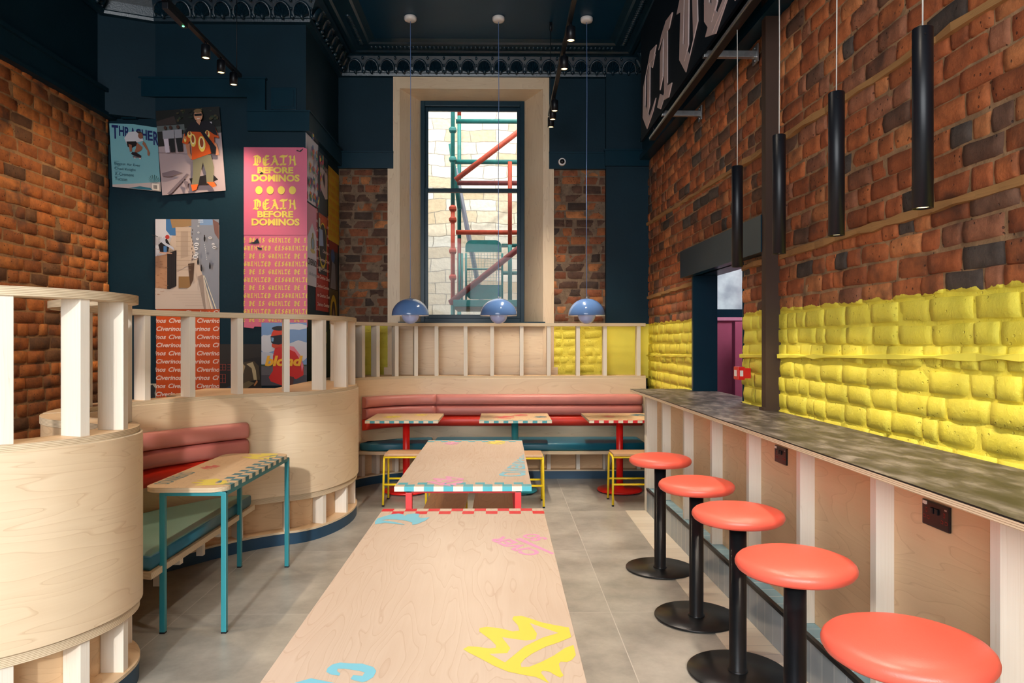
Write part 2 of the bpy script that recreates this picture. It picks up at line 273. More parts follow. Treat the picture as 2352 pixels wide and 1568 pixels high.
# ------------------------------------------------------------------ mesh helpers
def tag(o, label=None, cat=None, group=None, kind=None):
    if label: o['label'] = label
    if cat: o['category'] = cat
    if group: o['group'] = group
    if kind: o['kind'] = kind
    return o
def thing(name, label, cat, loc=(0, 0, 0), rz=0.0, group=None):
    o = bpy.data.objects.new(name, None); C.objects.link(o); o.location = loc; o.rotation_euler = (0, 0, rz); o.empty_display_size = 0.1
    return tag(o, label, cat, group)
def copy_tree(o, parent=None, loc=None, rz=None, label=None):
    c = o.copy(); C.objects.link(c)
    if parent is not None: c.parent = parent
    if loc is not None: c.location = loc
    if rz is not None: c.rotation_euler = (0, 0, rz)
    if label: c['label'] = label
    for ch in list(o.children): copy_tree(ch, c)
    return c
class MB:
    def __init__(s):
        s.bm = bmesh.new(); s.uv = s.bm.loops.layers.uv.new('UVMap'); s.mats = []; s.col = None
    def mi(s, m):
        if m not in s.mats: s.mats.append(m)
        return s.mats.index(m)
    def finish(s, faces, m, grain=None, smooth=False):
        i = s.mi(m)
        for f in faces:
            f.material_index = i; f.smooth = smooth
            if grain is not None:
                f.normal_update(); nn = f.normal; g = Vector(grain); h = nn.cross(g)
                if h.length < 0.1:
                    g = Vector((1, 0, 0)) if abs(nn.x) < 0.7 else Vector((0, 1, 0)); h = nn.cross(g)
                for lp in f.loops: lp[s.uv].uv = (lp.vert.co.dot(g)+nn.y*3.1+nn.x*1.7, lp.vert.co.dot(h)+nn.z*2.3)
    def box(s, a, b, m, bev=0.0, grain=None, mat=None, mt=None):
        a = Vector(a); b = Vector(b); lo = Vector(map(min, a, b)); hi = Vector(map(max, a, b)); d = hi-lo; c = (lo+hi)/2
        if grain is None:
            k = max(range(3), key=lambda i: d[i]); grain = [0, 0, 0]; grain[k] = 1
        t = bmesh.new(); bmesh.ops.create_cube(t, size=1.0)
        for v in t.verts: v.co = Vector((v.co.x*d.x, v.co.y*d.y, v.co.z*d.z))+c
        if bev > 0: bmesh.ops.bevel(t, geom=list(t.edges), offset=bev, segments=2, profile=0.7, affect='EDGES')
        fs = s.merge(t, mat)
        g = Vector(grain)
        if mat is not None: g = (mat.to_3x3() @ g).normalized()
        s.finish(fs, m, g)
        if mt is not None:
            for f in fs:
                if abs(f.normal.z) > 0.9: f.material_index = s.mi(mt)
        return fs
    def merge(s, t, mat=None):
        vm = {}
        for v in t.verts: vm[v] = s.bm.verts.new((mat @ v.co) if mat is not None else v.co)
        fs = []
        for f in t.faces:
            try: fs.append(s.bm.faces.new([vm[v] for v in f.verts]))
            except ValueError: pass
        t.free(); return fs
    def cyl(s, p0, p1, r0, m, r1=None, seg=20, caps=True, smooth=True, grain=None):
        p0 = Vector(p0); p1 = Vector(p1); r1 = r0 if r1 is None else r1; ax = (p1-p0).normalized()
        x = ax.cross(Vector((0, 0, 1)));  x = Vector((1, 0, 0)) if x.length < 1e-4 else x.normalized(); y = ax.cross(x)
        ring = lambda p, r: [s.bm.verts.new(p+r*(math.cos(2*math.pi*i/seg)*x+math.sin(2*math.pi*i/seg)*y)) for i in range(seg)]
        A = ring(p0, r0); B = ring(p1, r1)
        fs = [s.bm.faces.new((A[i], A[(i+1) % seg], B[(i+1) % seg], B[i])) for i in range(seg)]
        s.finish(fs, m, grain or ax, smooth)
        if caps: s.finish([s.bm.faces.new(A[::-1]), s.bm.faces.new(B)], m, (1, 0, 0))
        return fs
    def lathe(s, prof, c, m, seg=48, smooth=True, caps=False):
        c = Vector(c); rings = []
        for r, z in prof:
            if r < 1e-5: rings.append([s.bm.verts.new(c+Vector((0, 0, z)))])
            else: rings.append([s.bm.verts.new(c+Vector((r*math.cos(2*math.pi*i/seg), r*math.sin(2*math.pi*i/seg), z))) for i in range(seg)])
        fs = []
        for a, b in zip(rings, rings[1:]):
            for i in range(seg):
                j = (i+1) % seg
                if len(a) == 1 and len(b) == 1: continue
                if len(a) == 1: fs.append(s.bm.faces.new((a[0], b[j], b[i])))
                elif len(b) == 1: fs.append(s.bm.faces.new((a[i], a[j], b[0])))
                else: fs.append(s.bm.faces.new((a[i], a[j], b[j], b[i])))
        s.finish(fs, m, (1, 0, 0), smooth); return fs
    def tube(s, pts, r, m, seg=10, rad=0.0):
        pts = [Vector(p) for p in pts]
        if rad > 0:
            q = [pts[0]]
            for i in range(1, len(pts)-1):
                a, b, c = pts[i-1], pts[i], pts[i+1]; u = (a-b).normalized(); w = (c-b).normalized(); rr = min(rad, (a-b).length*.45, (c-b).length*.45)
                A = b+u*rr; B = b+w*rr
                for k in range(6):
                    t = k/5; q.append((1-t)**2*A+2*t*(1-t)*b+t*t*B)
            q.append(pts[-1]); pts = q
        prev = None; up = None; fs = []
        for i, p in enumerate(pts):
            d = (pts[min(i+1, len(pts)-1)]-pts[max(i-1, 0)]).normalized()
            if up is None: up = d.cross(Vector((0.3, 0.2, 1))).normalized()
            up = (up-d*up.dot(d)).normalized(); w = d.cross(up)
            ring = [s.bm.verts.new(p+r*(math.cos(2*math.pi*k/seg)*up+math.sin(2*math.pi*k/seg)*w)) for k in range(seg)]
            if prev: fs += [s.bm.faces.new((prev[k], prev[(k+1) % seg], ring[(k+1) % seg], ring[k])) for k in range(seg)]
            else: fs.append(s.bm.faces.new(ring[::-1]))
            prev = ring
        fs.append(s.bm.faces.new(prev)); s.finish(fs, m, (0, 0, 1), True); return fs
    def prism(s, poly, z0, z1, m, mt=None, grain=(1, 0, 0), mat=None):
        a = [Vector((p[0], p[1], z0)) for p in poly]; b = [Vector((p[0], p[1], z1)) for p in poly]
        if mat is not None: a = [mat @ v for v in a]; b = [mat @ v for v in b]
        A = [s.bm.verts.new(v) for v in a]; B = [s.bm.verts.new(v) for v in b]; n = len(A)
        sd = [s.bm.faces.new((A[i], A[(i+1) % n], B[(i+1) % n], B[i])) for i in range(n)]
        tp = [s.bm.faces.new(A[::-1]), s.bm.faces.new(B)]
        s.finish(sd, m, grain); s.finish(tp, mt or m, grain); return tp[1]
    def face(s, pts, m, grain=(1, 0, 0)):
        f = s.bm.faces.new([s.bm.verts.new(p) for p in pts]); s.finish([f], m, grain); return f
    def build(s, name, parent=None, label=None, weld=False, recalc=True):
        if weld: bmesh.ops.remove_doubles(s.bm, verts=s.bm.verts, dist=1e-5)
        if recalc: bmesh.ops.recalc_face_normals(s.bm, faces=s.bm.faces)
        me = bpy.data.meshes.new(name)
        if parent is not None:
            p = parent; off = Vector((0, 0, 0)); rz = 0
            while p is not None: off += Vector(p.location); p = p.parent
            if getattr(s, 'world', True): bmesh.ops.translate(s.bm, verts=s.bm.verts, vec=-off)
        s.bm.to_mesh(me); s.bm.free()
        for m in s.mats: me.materials.append(m)
        o = bpy.data.objects.new(name, me); C.objects.link(o)
        if parent is not None: o.parent = parent
        if label: o['label'] = label
        return o
def structure(o): o['kind'] = 'structure'; return o

# flat artwork: coloured polygons stacked on a thin sheet, coordinates in metres (u right, v up)
def textpolys(txt, size, shear=0.0, off=0.0, spacing=1.0):
    cu = bpy.data.curves.new('txt', 'FONT'); cu.body = txt; cu.size = size; cu.shear = shear; cu.offset = off*size; cu.space_character = spacing; cu.resolution_u = 3; cu.fill_mode = 'FRONT'
    ob = bpy.data.objects.new('txt', cu); C.objects.link(ob)
    dg = bpy.context.evaluated_depsgraph_get(); me = bpy.data.meshes.new_from_object(ob.evaluated_get(dg))
    vs = [Vector(v.co) for v in me.vertices]; fs = [list(p.vertices) for p in me.polygons]
    bpy.data.objects.remove(ob); bpy.data.curves.remove(cu); bpy.data.meshes.remove(me)
    return [[(vs[i].x, vs[i].y) for i in f] for f in fs]
def bounds(polys):
    xs = [p[0] for q in polys for p in q]; ys = [p[1] for q in polys for p in q]
    return min(xs), max(xs), min(ys), max(ys)
def fit(polys, u0, u1, v0, v1):
    a, b, c, d = bounds(polys)
    return [[(u0+(x-a)/(b-a)*(u1-u0), v0+(y-c)/(d-c)*(v1-v0)) for x, y in q] for q in polys]
BL = {
 'D': [[(.18,.9),(.18,.05)],[(.02,.02),(.2,.10),(.45,.0),(.62,.2)],[(.62,.75),(.62,.25)],[(.03,.88),(.3,.97),(.62,.72),(.62,.32),(.35,.03),(.03,.1)],[(.38,.8),(.38,.2)]],
 'E': [[(.1,.48),(.35,.56),(.62,.60)],[(.14,.1),(.4,-.02),(.68,.16)],[(.55,.92),(.3,.97),(.12,.75),(.12,.28),(.32,.03),(.62,.14)],[(.14,.52),(.52,.56)],[(.32,.9),(.32,.15)],[(.3,.97),(.62,.88)]],
 'A': [[(.0,.05),(.16,.06),(.38,.95)],[(.3,.97),(.58,.1),(.7,.03)],[(.18,.36),(.55,.38)],[(.14,.88),(.36,.97)]],
 'T': [[(-.02,.74),(.10,.90),(.36,.84),(.70,.92)],[(.0,.88),(.2,.97),(.45,.92),(.70,.99)],[(.36,.87),(.34,.15),(.2,.03),(.05,.12)],[(.34,.1),(.58,.06)]],
 'H': [[(.06,.93),(.2,.88),(.18,.1),(.03,.0)],[(.2,.5),(.4,.6),(.56,.5),(.58,.15),(.66,.0),(.56,-.12)],[(.52,.97),(.56,.5)]],
 'C': [[(.62,.8),(.4,.97),(.15,.75),(.12,.3),(.35,.03),(.66,.16)],[(.38,.85),(.36,.2)],[(.4,.97),(.68,.9)]],
 'I': [[(.1,.9),(.28,.97),(.36,.88),(.36,.12),(.2,.03),(.06,.12)],[(.36,.08),(.54,.03)],[(.3,.97),(.56,.92)],[(.2,.8),(.18,.3)]],
 'V': [[(.04,.92),(.18,.86),(.14,.3),(.36,.03),(.6,.28),(.56,.92)],[(.34,.9),(.32,.18)],[(.56,.92),(.7,.98)]],
 'U': [[(.04,.92),(.18,.86),(.14,.28),(.36,.03),(.58,.25),(.56,.92)],[(.34,.9),(.34,.2)],[(.56,.2),(.7,.02)]],
 'R': [[(.06,.93),(.18,.86),(.18,.1),(.03,.03)],[(.03,.88),(.35,.97),(.56,.78),(.4,.55),(.2,.52)],[(.35,.52),(.52,.15),(.7,.03)],[(.36,.85),(.34,.6)]],
 'N': [[(.05,.93),(.18,.86),(.18,.1),(.06,.02)],[(.18,.75),(.4,.95),(.58,.76),(.56,.15),(.7,.02)],[(.38,.85),(.38,.2)]],
 'O': [[(.35,.97),(.1,.7),(.1,.3),(.35,.03),(.62,.3),(.62,.7),(.35,.97)],[(.36,.85),(.36,.15)]],
 'S': [[(.62,.84),(.38,.97),(.12,.76),(.52,.44),(.56,.2),(.3,.03),(.04,.16)],[(.32,.9),(.3,.1)]],
 'G': [[(.6,.85),(.35,.97),(.1,.7),(.12,.3),(.35,.03),(.6,.15),(.6,.45),(.38,.52)],[(.34,.85),(.34,.2)]],
 'L': [[(.08,.93),(.25,.88),(.25,.15),(.08,.03)],[(.2,.08),(.58,.05),(.66,.22)]], ' ': []}
def blackletter(txt, h, w=0.13, adv=0.78, ang=40, wx=1.0):
    out = []; x = 0; nx = math.cos(R(ang))*w/2; ny = math.sin(R(ang))*w/2
    for ch in txt:
        for st in BL[ch]:
            for p, q in zip(st, st[1:]):
                out.append([((x+p[0]*wx-nx)*h, (p[1]-ny)*h), ((x+p[0]*wx+nx)*h, (p[1]+ny)*h), ((x+q[0]*wx+nx)*h, (q[1]+ny)*h), ((x+q[0]*wx-nx)*h, (q[1]-ny)*h)])
        x += adv*wx
    return out
class Print:
    STEP = 0.0005
    def __init__(s, outline, col, thick=0.0015):
        s.L = []; s.outline = outline; s.col = col; s.thick = thick; s.k = 1; s.u0, s.u1, s.v0, s.v1 = bounds([outline])
    def add(s, polys, col, clip=True):
        s.L.append((polys, col, s.k, clip)); s.k += 1; return s
    def poly(s, pts, col): return s.add([pts], col)
    def rect(s, a, b, c, d, col): return s.add([[(a, c), (b, c), (b, d), (a, d)]], col)
    def blob(s, cu, cv, ru, rv, col, n=16, jit=0.0, seed=0):
        rnd = random.Random(seed)
        return s.add([[(cu+ru*(1+rnd.uniform(-jit, jit))*math.cos(2*math.pi*i/n), cv+rv*(1+rnd.uniform(-jit, jit))*math.sin(2*math.pi*i/n)) for i in range(n)]], col)
    def text(s, t, u0, u1, v0, v1, col, **kw): return s.add(fit(textpolys(t, 1.0, **kw), u0, u1, v0, v1), col)
    def build(s, name, origin, ud, vd, label, cat, parent=None, rough=None):
        ud = Vector(ud).normalized(); vd = Vector(vd).normalized(); nn = ud.cross(vd); org = Vector(origin)
        bm = bmesh.new(); cl = bm.loops.layers.float_color.new('Col')
        def addf(vs, col):
            try: f = bm.faces.new(vs)
            except ValueError: return
            for lp in f.loops: lp[cl] = col
        A = [bm.verts.new((p[0], p[1], 0)) for p in s.outline]; B = [bm.verts.new((p[0], p[1], s.thick)) for p in s.outline]; n = len(A)
        addf(B, s.col); addf(A[::-1], s.col)
        for i in range(n): addf([A[i], A[(i+1) % n], B[(i+1) % n], B[i]], s.col)
        for polys, col, k, clip in s.L:
            t = bmesh.new()
            for iq_, q in enumerate(polys):
                try: t.faces.new([t.verts.new((p[0], p[1], s.thick+s.STEP*k+(iq_ % 14)*2.5e-5)) for p in q])
                except ValueError: pass
            if clip:
                for co, no in (((s.u0, 0, 0), (-1, 0, 0)), ((s.u1, 0, 0), (1, 0, 0)), ((0, s.v0, 0), (0, -1, 0)), ((0, s.v1, 0), (0, 1, 0))):
                    bmesh.ops.bisect_plane(t, geom=list(t.verts)+list(t.edges)+list(t.faces), plane_co=co, plane_no=no, clear_outer=True)
            vm = {v: bm.verts.new(v.co) for v in t.verts}
            for f in t.faces:
                vs = [vm[v] for v in f.verts]
                if f.normal.z < 0 or (f.calc_area() > 0 and sum((f.verts[i].co.x*f.verts[(i+1) % len(f.verts)].co.y-f.verts[(i+1) % len(f.verts)].co.x*f.verts[i].co.y) for i in range(len(f.verts))) < 0): vs = vs[::-1]
                addf(vs, col)
            t.free()
        mt = Matrix((ud, vd, nn)).transposed().to_4x4(); mt.translation = org if parent is None else org-Vector(parent.location)
        me = bpy.data.meshes.new(name); bm.transform(mt); bm.to_mesh(me); bm.free(); me.materials.append(PRINT)
        o = bpy.data.objects.new(name, me); C.objects.link(o)
        if parent is not None: o.parent = parent
        return tag(o, label, cat)

# ------------------------------------------------------------------ the setting
Xw = lambda y: 1.74+0.022*(4.7-y)          # right brick wall
Xs = lambda y: 1.292+0.0218*(6.485-y)      # tiled step face under the bar
Xc = lambda y: 1.194+0.0153*(6.66-y)       # front edge of the bar top
m = MB(); m.box((-5, -2.4, -0.1), (3.2, 9.0, 0), FLOOR); structure(m.build('floor'))
m = MB(); m.box((-5, -2.4, 4.79), (3.2, 9.0, 4.9), CEIL); structure(m.build('ceiling'))
m = MB(); m.prism([(1.112, 0.8), (Xs(.8), .8), (Xs(6.44), 6.44), (1.112, 6.44)], 0.0, 0.003, STRIP); structure(m.build('trim_1'))
def brick_wall(name, org, ud, L, z0, z1, mat, holes=(), seed=1, depth=0.017, course=0.1, length=0.245, tones=None, mcol=None, nu=7, nv=4, batt=()):
    rnd = random.Random(seed); org = Vector(org); ud = Vector(ud).normalized(); vd = Vector((0, 0, 1)); nn = ud.cross(vd)
    bm = bmesh.new(); cl = bm.loops.layers.float_color.new('Col')
    inh = lambda u, z: any(a < u < b and c < z < d for a, b, c, d in holes)
    def P(u, z, d): return org+ud*u+vd*z+nn*d
    # mortar sheet
    st = 0.05; nu_ = int(L/st); nz_ = int((z1-z0)/st); g = {}
    for i in range(nu_+1):
        for j in range(nz_+1):
            u = i*L/nu_; z = z0+j*(z1-z0)/nz_
            g[i, j] = bm.verts.new(P(u, z, 0.004+0.006*mnoise.noise(Vector((u*9, z*9, seed)))+0.003*mnoise.noise(Vector((u*31, z*31, seed)))))
    for i in range(nu_):
        for j in range(nz_):
            u = (i+.5)*L/nu_; z = z0+(j+.5)*(z1-z0)/nz_
            if inh(u, z): continue
            f = bm.faces.new((g[i, j], g[i+1, j], g[i+1, j+1], g[i, j+1])); f.smooth = True
            for lp in f.loops: lp[cl] = mcol
    z = z0; row = 0
    while z < z1-0.03:
        h = course*rnd.uniform(0.94, 1.05); zt = min(z+h, z1)
        bt = [b for b in batt if z-0.5*course < b[2] <= z+0.5*course]
        segs = []
        u = -rnd.uniform(0, 1)*length if row % 2 else -rnd.uniform(0, .5)*length
        while u < L:
            l = length*(rnd.uniform(0.42, 0.58) if rnd.random() < 0.3 else rnd.uniform(0.85, 1.1)); segs.append((u, u+l)); u += l
        for a, b in segs:
            a0, b0 = max(a, 0), min(b, L)
            if b0-a0 < 0.035: continue
            if any(q[0] < (a0+b0)/2 < q[1] for q in bt): continue
            cut = False
            for ha, hb, hc, hd in holes:
                if hc < (z+zt)/2 < hd and b0 > ha and a0 < hb:
                    if a0 < ha-0.04: b0 = ha-rnd.uniform(-.01, .01)
                    elif b0 > hb+0.04: a0 = hb+rnd.uniform(-.01, .01)
                    else: cut = True
            if cut or b0-a0 < 0.03: continue
            tone = rnd.choices(tones, [t[3] for t in tones])[0]; k = rnd.uniform(0.75, 1.2); col = (tone[0]*k, tone[1]*k, tone[2]*k, 1)
            tilt = rnd.uniform(-.004, .004); dd = depth*rnd.uniform(0.6, 1.25); jt = 0.005
            g0 = a0+0.004+rnd.uniform(-.001, .004); g1 = b0-0.004+rnd.uniform(-.004, .001); h0 = z+0.004+rnd.uniform(-.001, .003); h1 = zt-0.004
            if g1-g0 < .02 or h1-h0 < .03: continue
            wu = [0, .025, .2, .4, .6, .8, .975, 1] if nu == 7 else [0, .03, .35, .65, .97, 1]
            wv = [0, .06, .5, .94, 1] if nv == 4 else [0, .08, .92, 1]
            vs = {}
            for i, fu in enumerate(wu):
                for j, fv in enumerate(wv):
                    uu = g0+(g1-g0)*fu; vv = h0+(h1-h0)*fv
                    edge = i in (0, len(wu)-1) or j in (0, len(wv)-1)
                    nz = mnoise.noise(Vector((uu*14, vv*14, seed*7.1+row)))
                    if edge: d = -0.004; uu += (fu-.5)*0.004; vv += (fv-.5)*0.004
                    else:
                        near = min(fu, 1-fu) < .08 or min(fv, 1-fv) < .2
                        d = dd*(0.9 if near else 1.0)+tilt*(fu-.5)*2+nz*jt*1.3
                        if (min(fu, 1-fu) < .08 and min(fv, 1-fv) < .2): d -= rnd.uniform(0.001, 0.007)
                    sh = 0.005*mnoise.noise(Vector((uu*6, vv*6, seed*3.3)))
                    vs[i, j] = bm.verts.new(P(uu+sh, vv+sh*1.4+0.012*mnoise.noise(Vector((uu*.9, row*.7, seed))), d))
            for i in range(len(wu)-1):
                for j in range(len(wv)-1):
                    f = bm.faces.new((vs[i, j], vs[i+1, j], vs[i+1, j+1], vs[i, j+1])); f.smooth = True
                    for lp in f.loops: lp[cl] = col
        z = zt; row += 1
    for e in bm.edges:
        if len(e.link_faces) == 2 and e.calc_face_angle(0) > R(32): e.smooth = False
    me = bpy.data.meshes.new(name); bm.to_mesh(me); bm.free(); me.materials.append(mat)
    o = bpy.data.objects.new(name, me); C.objects.link(o); return o
lin = lambda r, g, b: srgb(r, g, b)[:3]
T_R = [lin(172, 96, 52)+(5,), lin(154, 82, 44)+(4,), lin(186, 116, 68)+(2,), lin(104, 72, 54)+(1.6,), lin(78, 66, 58)+(1.0,), lin(146, 92, 64)+(2,)]
T_L = [lin(160, 90, 36)+(5,), lin(142, 78, 30)+(4,), lin(176, 104, 44)+(2,), lin(104, 66, 34)+(1.6,)]
T_B = [lin(158, 94, 54)+(3,), lin(132, 76, 48)+(4,), lin(176, 112, 66)+(1.5,), lin(92, 64, 50)+(3,), lin(68, 52, 44)+(2.5,)]
MORT = srgb(160, 124, 88)
# right wall runs from far (u=0, y=8.25) towards the camera; u grows towards the camera
Uy = lambda y: (8.25-y)
rdir = Vector((Xw(1.0)-Xw(8.25), 1.0-8.25, 0)).normalized(); rl = 7.35
o = brick_wall('wall_right', (Xw(8.25)+0.03, 8.25, 0), rdir, rl, 0.9, 3.62, BRK_Y, holes=[(Uy(6.36), Uy(5.20), -1, 2.2)], seed=3, tones=T_R, mcol=MORT)
structure(o)
for bm_ in (2.04, 2.80, 1.40):                                       # old levelling timbers built into the brickwork
    for (ya, yb) in ((8.2, 6.37), (5.18, 4.62), (4.50, 1.0)) if bm_ < 2.2 else ((8.2, 4.62), (4.50, 1.0)):
        zz = {2.04: (2.02, 2.08), 2.80: (2.86, 2.75), 1.40: (1.36, 1.47)}[bm_]
        za = zz[0]+(zz[1]-zz[0])*(8.2-ya)/6; zb = zz[0]+(zz[1]-zz[0])*(8.2-yb)/6
        mb = MB(); n = max(4, int((ya-yb)/0.12)); pr = None; rnd = random.Random(int(bm_*100)+int(ya*10))
        for i in range(n+1):
            y = ya+(yb-ya)*i/n; zc = za+(zb-za)*i/n; x = Xw(y)+0.03; d = 0.030+rnd.uniform(-.009, .012); hh = (.017 if bm_ < 1.6 else .024)+rnd.uniform(-.007, .005)
            q = [mb.bm.verts.new((x, y, zc-hh)), mb.bm.verts.new((x-d, y, zc-hh+.006)), mb.bm.verts.new((x-d-.002, y, zc+hh-.008)), mb.bm.verts.new((x, y, zc+hh))]
            if pr: mb.finish([mb.bm.faces.new((pr[k], q[k], q[(k+1) % 4], pr[(k+1) % 4])) for k in range(4)], YPAINT if bm_ < 1.6 else BATTEN, (0, 1, 0))
            else: mb.finish([mb.bm.faces.new(q)], BATTEN, (0, 1, 0))
            pr = q
        mb.finish([mb.bm.faces.new(pr)], BATTEN, (0, 1, 0))
        structure(mb.build('wall_right'))
# wall core behind the brick skin, painted parts, opening reveal
mb = MB()
def rbox(ya, yb, z0, z1, d0, d1, mat, bev=0):
    """box along the right wall between y=ya and y=yb; d0..d1 measured from the brick face into the wall (+) or the room (-)"""
    mb.prism([(Xw(ya)+d0, ya), (Xw(yb)+d0, yb), (Xw(yb)+d1, yb), (Xw(ya)+d1, ya)], z0, z1, mat)
rbox(8.6, 6.37, 0, 4.79, 0.035, 0.2, NAVY); rbox(5.19, -2.3, 0, 4.79, 0.035, 0.2, NAVY); rbox(6.37, 5.19, 2.2, 4.79, 0.035, 0.2, NAVY); rbox(6.37, 5.19, 0, 1.04, 0.035, 0.2, NAVY)
rbox(1.1, -2.3, 0, 3.6, 0.0, 0.03, BRK)
structure(mb.build('wall_right'))
mb = MB(); rbox(6.37, 6.33, 1.08, 2.12, -0.012, 0.205, NAVYG); rbox(5.20, 5.185, 1.08, 2.12, 0.02, 0.205, NAVYG); rbox(6.37, 5.19, 2.10, 2.2, 0.0, 0.2, NAVYG); structure(mb.build('trim_2'))
mb = MB(); rbox(6.52, 4.60, 2.095, 2.335, -0.075, -0.005, NAVYG); rbox(6.52, 4.60, 2.10, 2.12, -0.005, 0.04, NAVYG); structure(mb.build('trim_3'))   # lintel board
mb = MB(); rbox(8.32, 1.0, 3.585, 3.64, -0.09, 0.03, NAVYG); rbox(8.32, -2.2, 3.64, 3.80, -0.055, 0.03, NAVYG); rbox(8.32, -2.2, 3.80, 3.84, -0.08, 0.03, NAVYG); rbox(8.32, -2.2, 3.84, 4.79, -0.0, 0.03, NAVY); structure(mb.build('trim_4'))
# room beyond the opening
mb = MB(); mb.box((1.93, 7.55, 0), (3.1, 7.65, 1.74), flat('rose_paint', srgb(196, 96, 128), 0.6)); mb.box((2.35, 7.2, 0), (3.1, 7.3, 1.72), M['rose_paint']); mb.box((1.90, 7.52, 1.74), (3.1, 7.66, 1.775), flat('pink_sill', srgb(236, 160, 190), 0.5)); structure(mb.build('wall_beyond'))
mb = MB(); mb.box((1.93, 7.56, 1.775), (2.03, 7.66, 3.2), NAVYG); mb.box((2.03, 7.56, 1.775), (3.1, 7.66, 1.86), NAVYG); mb.box((2.03, 7.56, 2.42), (3.1, 7.66, 2.55), NAVYG); mb.box((1.93, 7.62, 2.55), (3.2, 7.7, 4.79), NAVY)
w2 = structure(mb.build('window_2'))
light('POINT', 'side_room_fill', (2.45, 6.6, 2.6), 32, (.95, .97, 1), shadow_soft_size=.25)  # added fill lamp, put in to brighten the rose walls beyond the opening
mb = MB(); mb.box((2.03, 7.60, 1.86), (3.1, 7.61, 2.42), flat('frosted_film', srgb(214, 226, 236), 0.35, noise=0.35, nscale=7)); M['frosted_film'].node_tree.nodes['Principled BSDF'].inputs['Transmission Weight'].default_value = 0.75
mb.build('pane', w2)
mb = MB(); mb.box((3.1, 4.5, 0), (3.2, 9.0, 4.79), M['rose_paint']); mb.box((1.95, 4.5, 0), (3.2, 4.6, 4.79), M['rose_paint']); mb.box((1.95, 7.66, 0), (2.0, 9, 4.79), M['rose_paint']); structure(mb.build('wall_beyond'))
# steel post, fixed to the wall
tag((lambda m_: (m_.box((1.675, 4.535, 1.081), (1.79, 4.55, 3.9), flat('brown_steel', srgb(62, 42, 30), 0.6)), m_.box((1.675, 4.59, 1.081), (1.79, 4.605, 3.9), M['brown_steel']), m_.box((1.675, 4.55, 1.081), (1.69, 4.59, 3.9), M['brown_steel']), m_.box((1.66, 4.53, 1.081), (1.675, 4.61, 1.10), M['brown_steel']), m_.build('steel_post'))[-1])(MB()),
    'dark brown steel post standing on the bar top against the brick wall', 'post')

# left wall: brick with navy moulding band and dark upper wall
o = brick_wall('wall_left', (-3.74, 1.2, 0), (0, 1, 0), 5.68, 0.0, 3.66, BRK, seed=11, tones=T_L, mcol=srgb(146, 108, 68), nu=5, nv=3, course=0.102, length=0.25, depth=0.018); structure(o)
mb = MB(); mb.box((-3.95, -2.4, 0), (-3.745, 7.0, 4.79), NAVY); mb.box((-3.745, -2.4, 0), (-3.72, 1.2, 3.65), BRK)
mb.box((-3.745, -2.3, 3.65), (-3.69, 6.88, 3.84), NAVY); mb.box((-3.745, -2.3, 3.84), (-3.66, 6.88, 3.875), NAVY); mb.box((-3.745, -2.3, 3.62), (-3.66, 6.88, 3.655), NAVY); structure(mb.build('wall_left'))
mb = MB(); mb.cyl((-3.66, 4.9, 3.9), (-3.66, 4.9, 4.78), 0.03, NAVY); structure(mb.build('trim_5'))
# chimney breast
mb = MB(); mb.box((-3.95, 6.9, 0), (-1.87, 8.6, 4.79), NAVY); mb.prism([(-3.745, 6.72), (-3.30, 6.9), (-3.745, 6.9)], 3.64, 4.60, NAVY); structure(mb.build('wall_chimney'))
mb = MB()
mb.box((-2.415, 6.855, 3.52), (-1.825, 6.9, 3.70), NAVYG); mb.box((-1.87, 6.9, 3.52), (-1.825, 8.3, 3.70), NAVYG); mb.box((-2.415, 6.845, 3.70), (-1.815, 6.9, 3.715), NAVYG); mb.box((-1.87, 6.9, 3.70), (-1.815, 8.3, 3.715), NAVYG)
mb.box((-2.415, 6.855, 3.715), (-2.245, 6.9, 4.01), NAVYG); mb.box((-3.46, 6.855, 3.84), (-2.415, 6.9, 4.01), NAVYG); mb.box((-3.46, 6.845, 4.01), (-2.235, 6.9, 4.025), NAVYG); mb.box((-3.60, 6.855, 3.63), (-3.46, 6.9, 3.84), NAVYG)
mb.box((-2.20, 6.885, 3.73), (-1.96, 6.9, 3.94), NAVYG, .003); mb.box((-2.175, 6.878, 3.755), (-1.985, 6.886, 3.915), NAVYG, .002)
structure(mb.build('trim_6'))

# back wall with brick piers, splayed window casing, navy pilaster
mb = MB()
for (x0, x1) in ((-1.9, -1.20), (0.51, 1.85)): mb.box((x0, 8.33, 0), (x1, 8.7, 4.79), NAVY)
mb.box((-1.20, 8.33, 4.50), (0.51, 8.7, 4.79), NAVY); mb.box((-1.20, 8.33, 0), (0.51, 8.7, 1.70), NAVY)
mb.box((-1.20, 8.60, 1.70), (-0.95, 8.7, 4.5), NAVY); mb.box((0.26, 8.60, 1.70), (0.51, 8.7, 4.5), NAVY); mb.box((-0.95, 8.60, 4.37), (0.26, 8.7, 4.5), NAVY)
mb.box((-1.9, 8.27, 3.69), (-1.241, 8.34, 4.79), NAVY); mb.box((0.547, 8.27, 3.69), (1.2, 8.34, 4.79), NAVY)
mb.box((-1.9, 8.235, 3.50), (-1.238, 8.30, 3.69), NAVYG); mb.box((0.545, 8.235, 3.50), (1.2, 8.30, 3.69), NAVYG)
mb.box((-1.9, 8.225, 3.675), (-1.236, 8.30, 3.695), NAVYG); mb.box((0.543, 8.225, 3.675), (1.2, 8.30, 3.695), NAVYG)
structure(mb.build('wall_back'))
structure(brick_wall('wall_back', (-1.87, 8.30, 0), (1, 0, 0), 0.60, 1.05, 3.50, BRK_Y, seed=21, tones=T_B, mcol=srgb(122, 100, 80), nu=5, nv=3, course=0.1, length=0.235, depth=0.009))
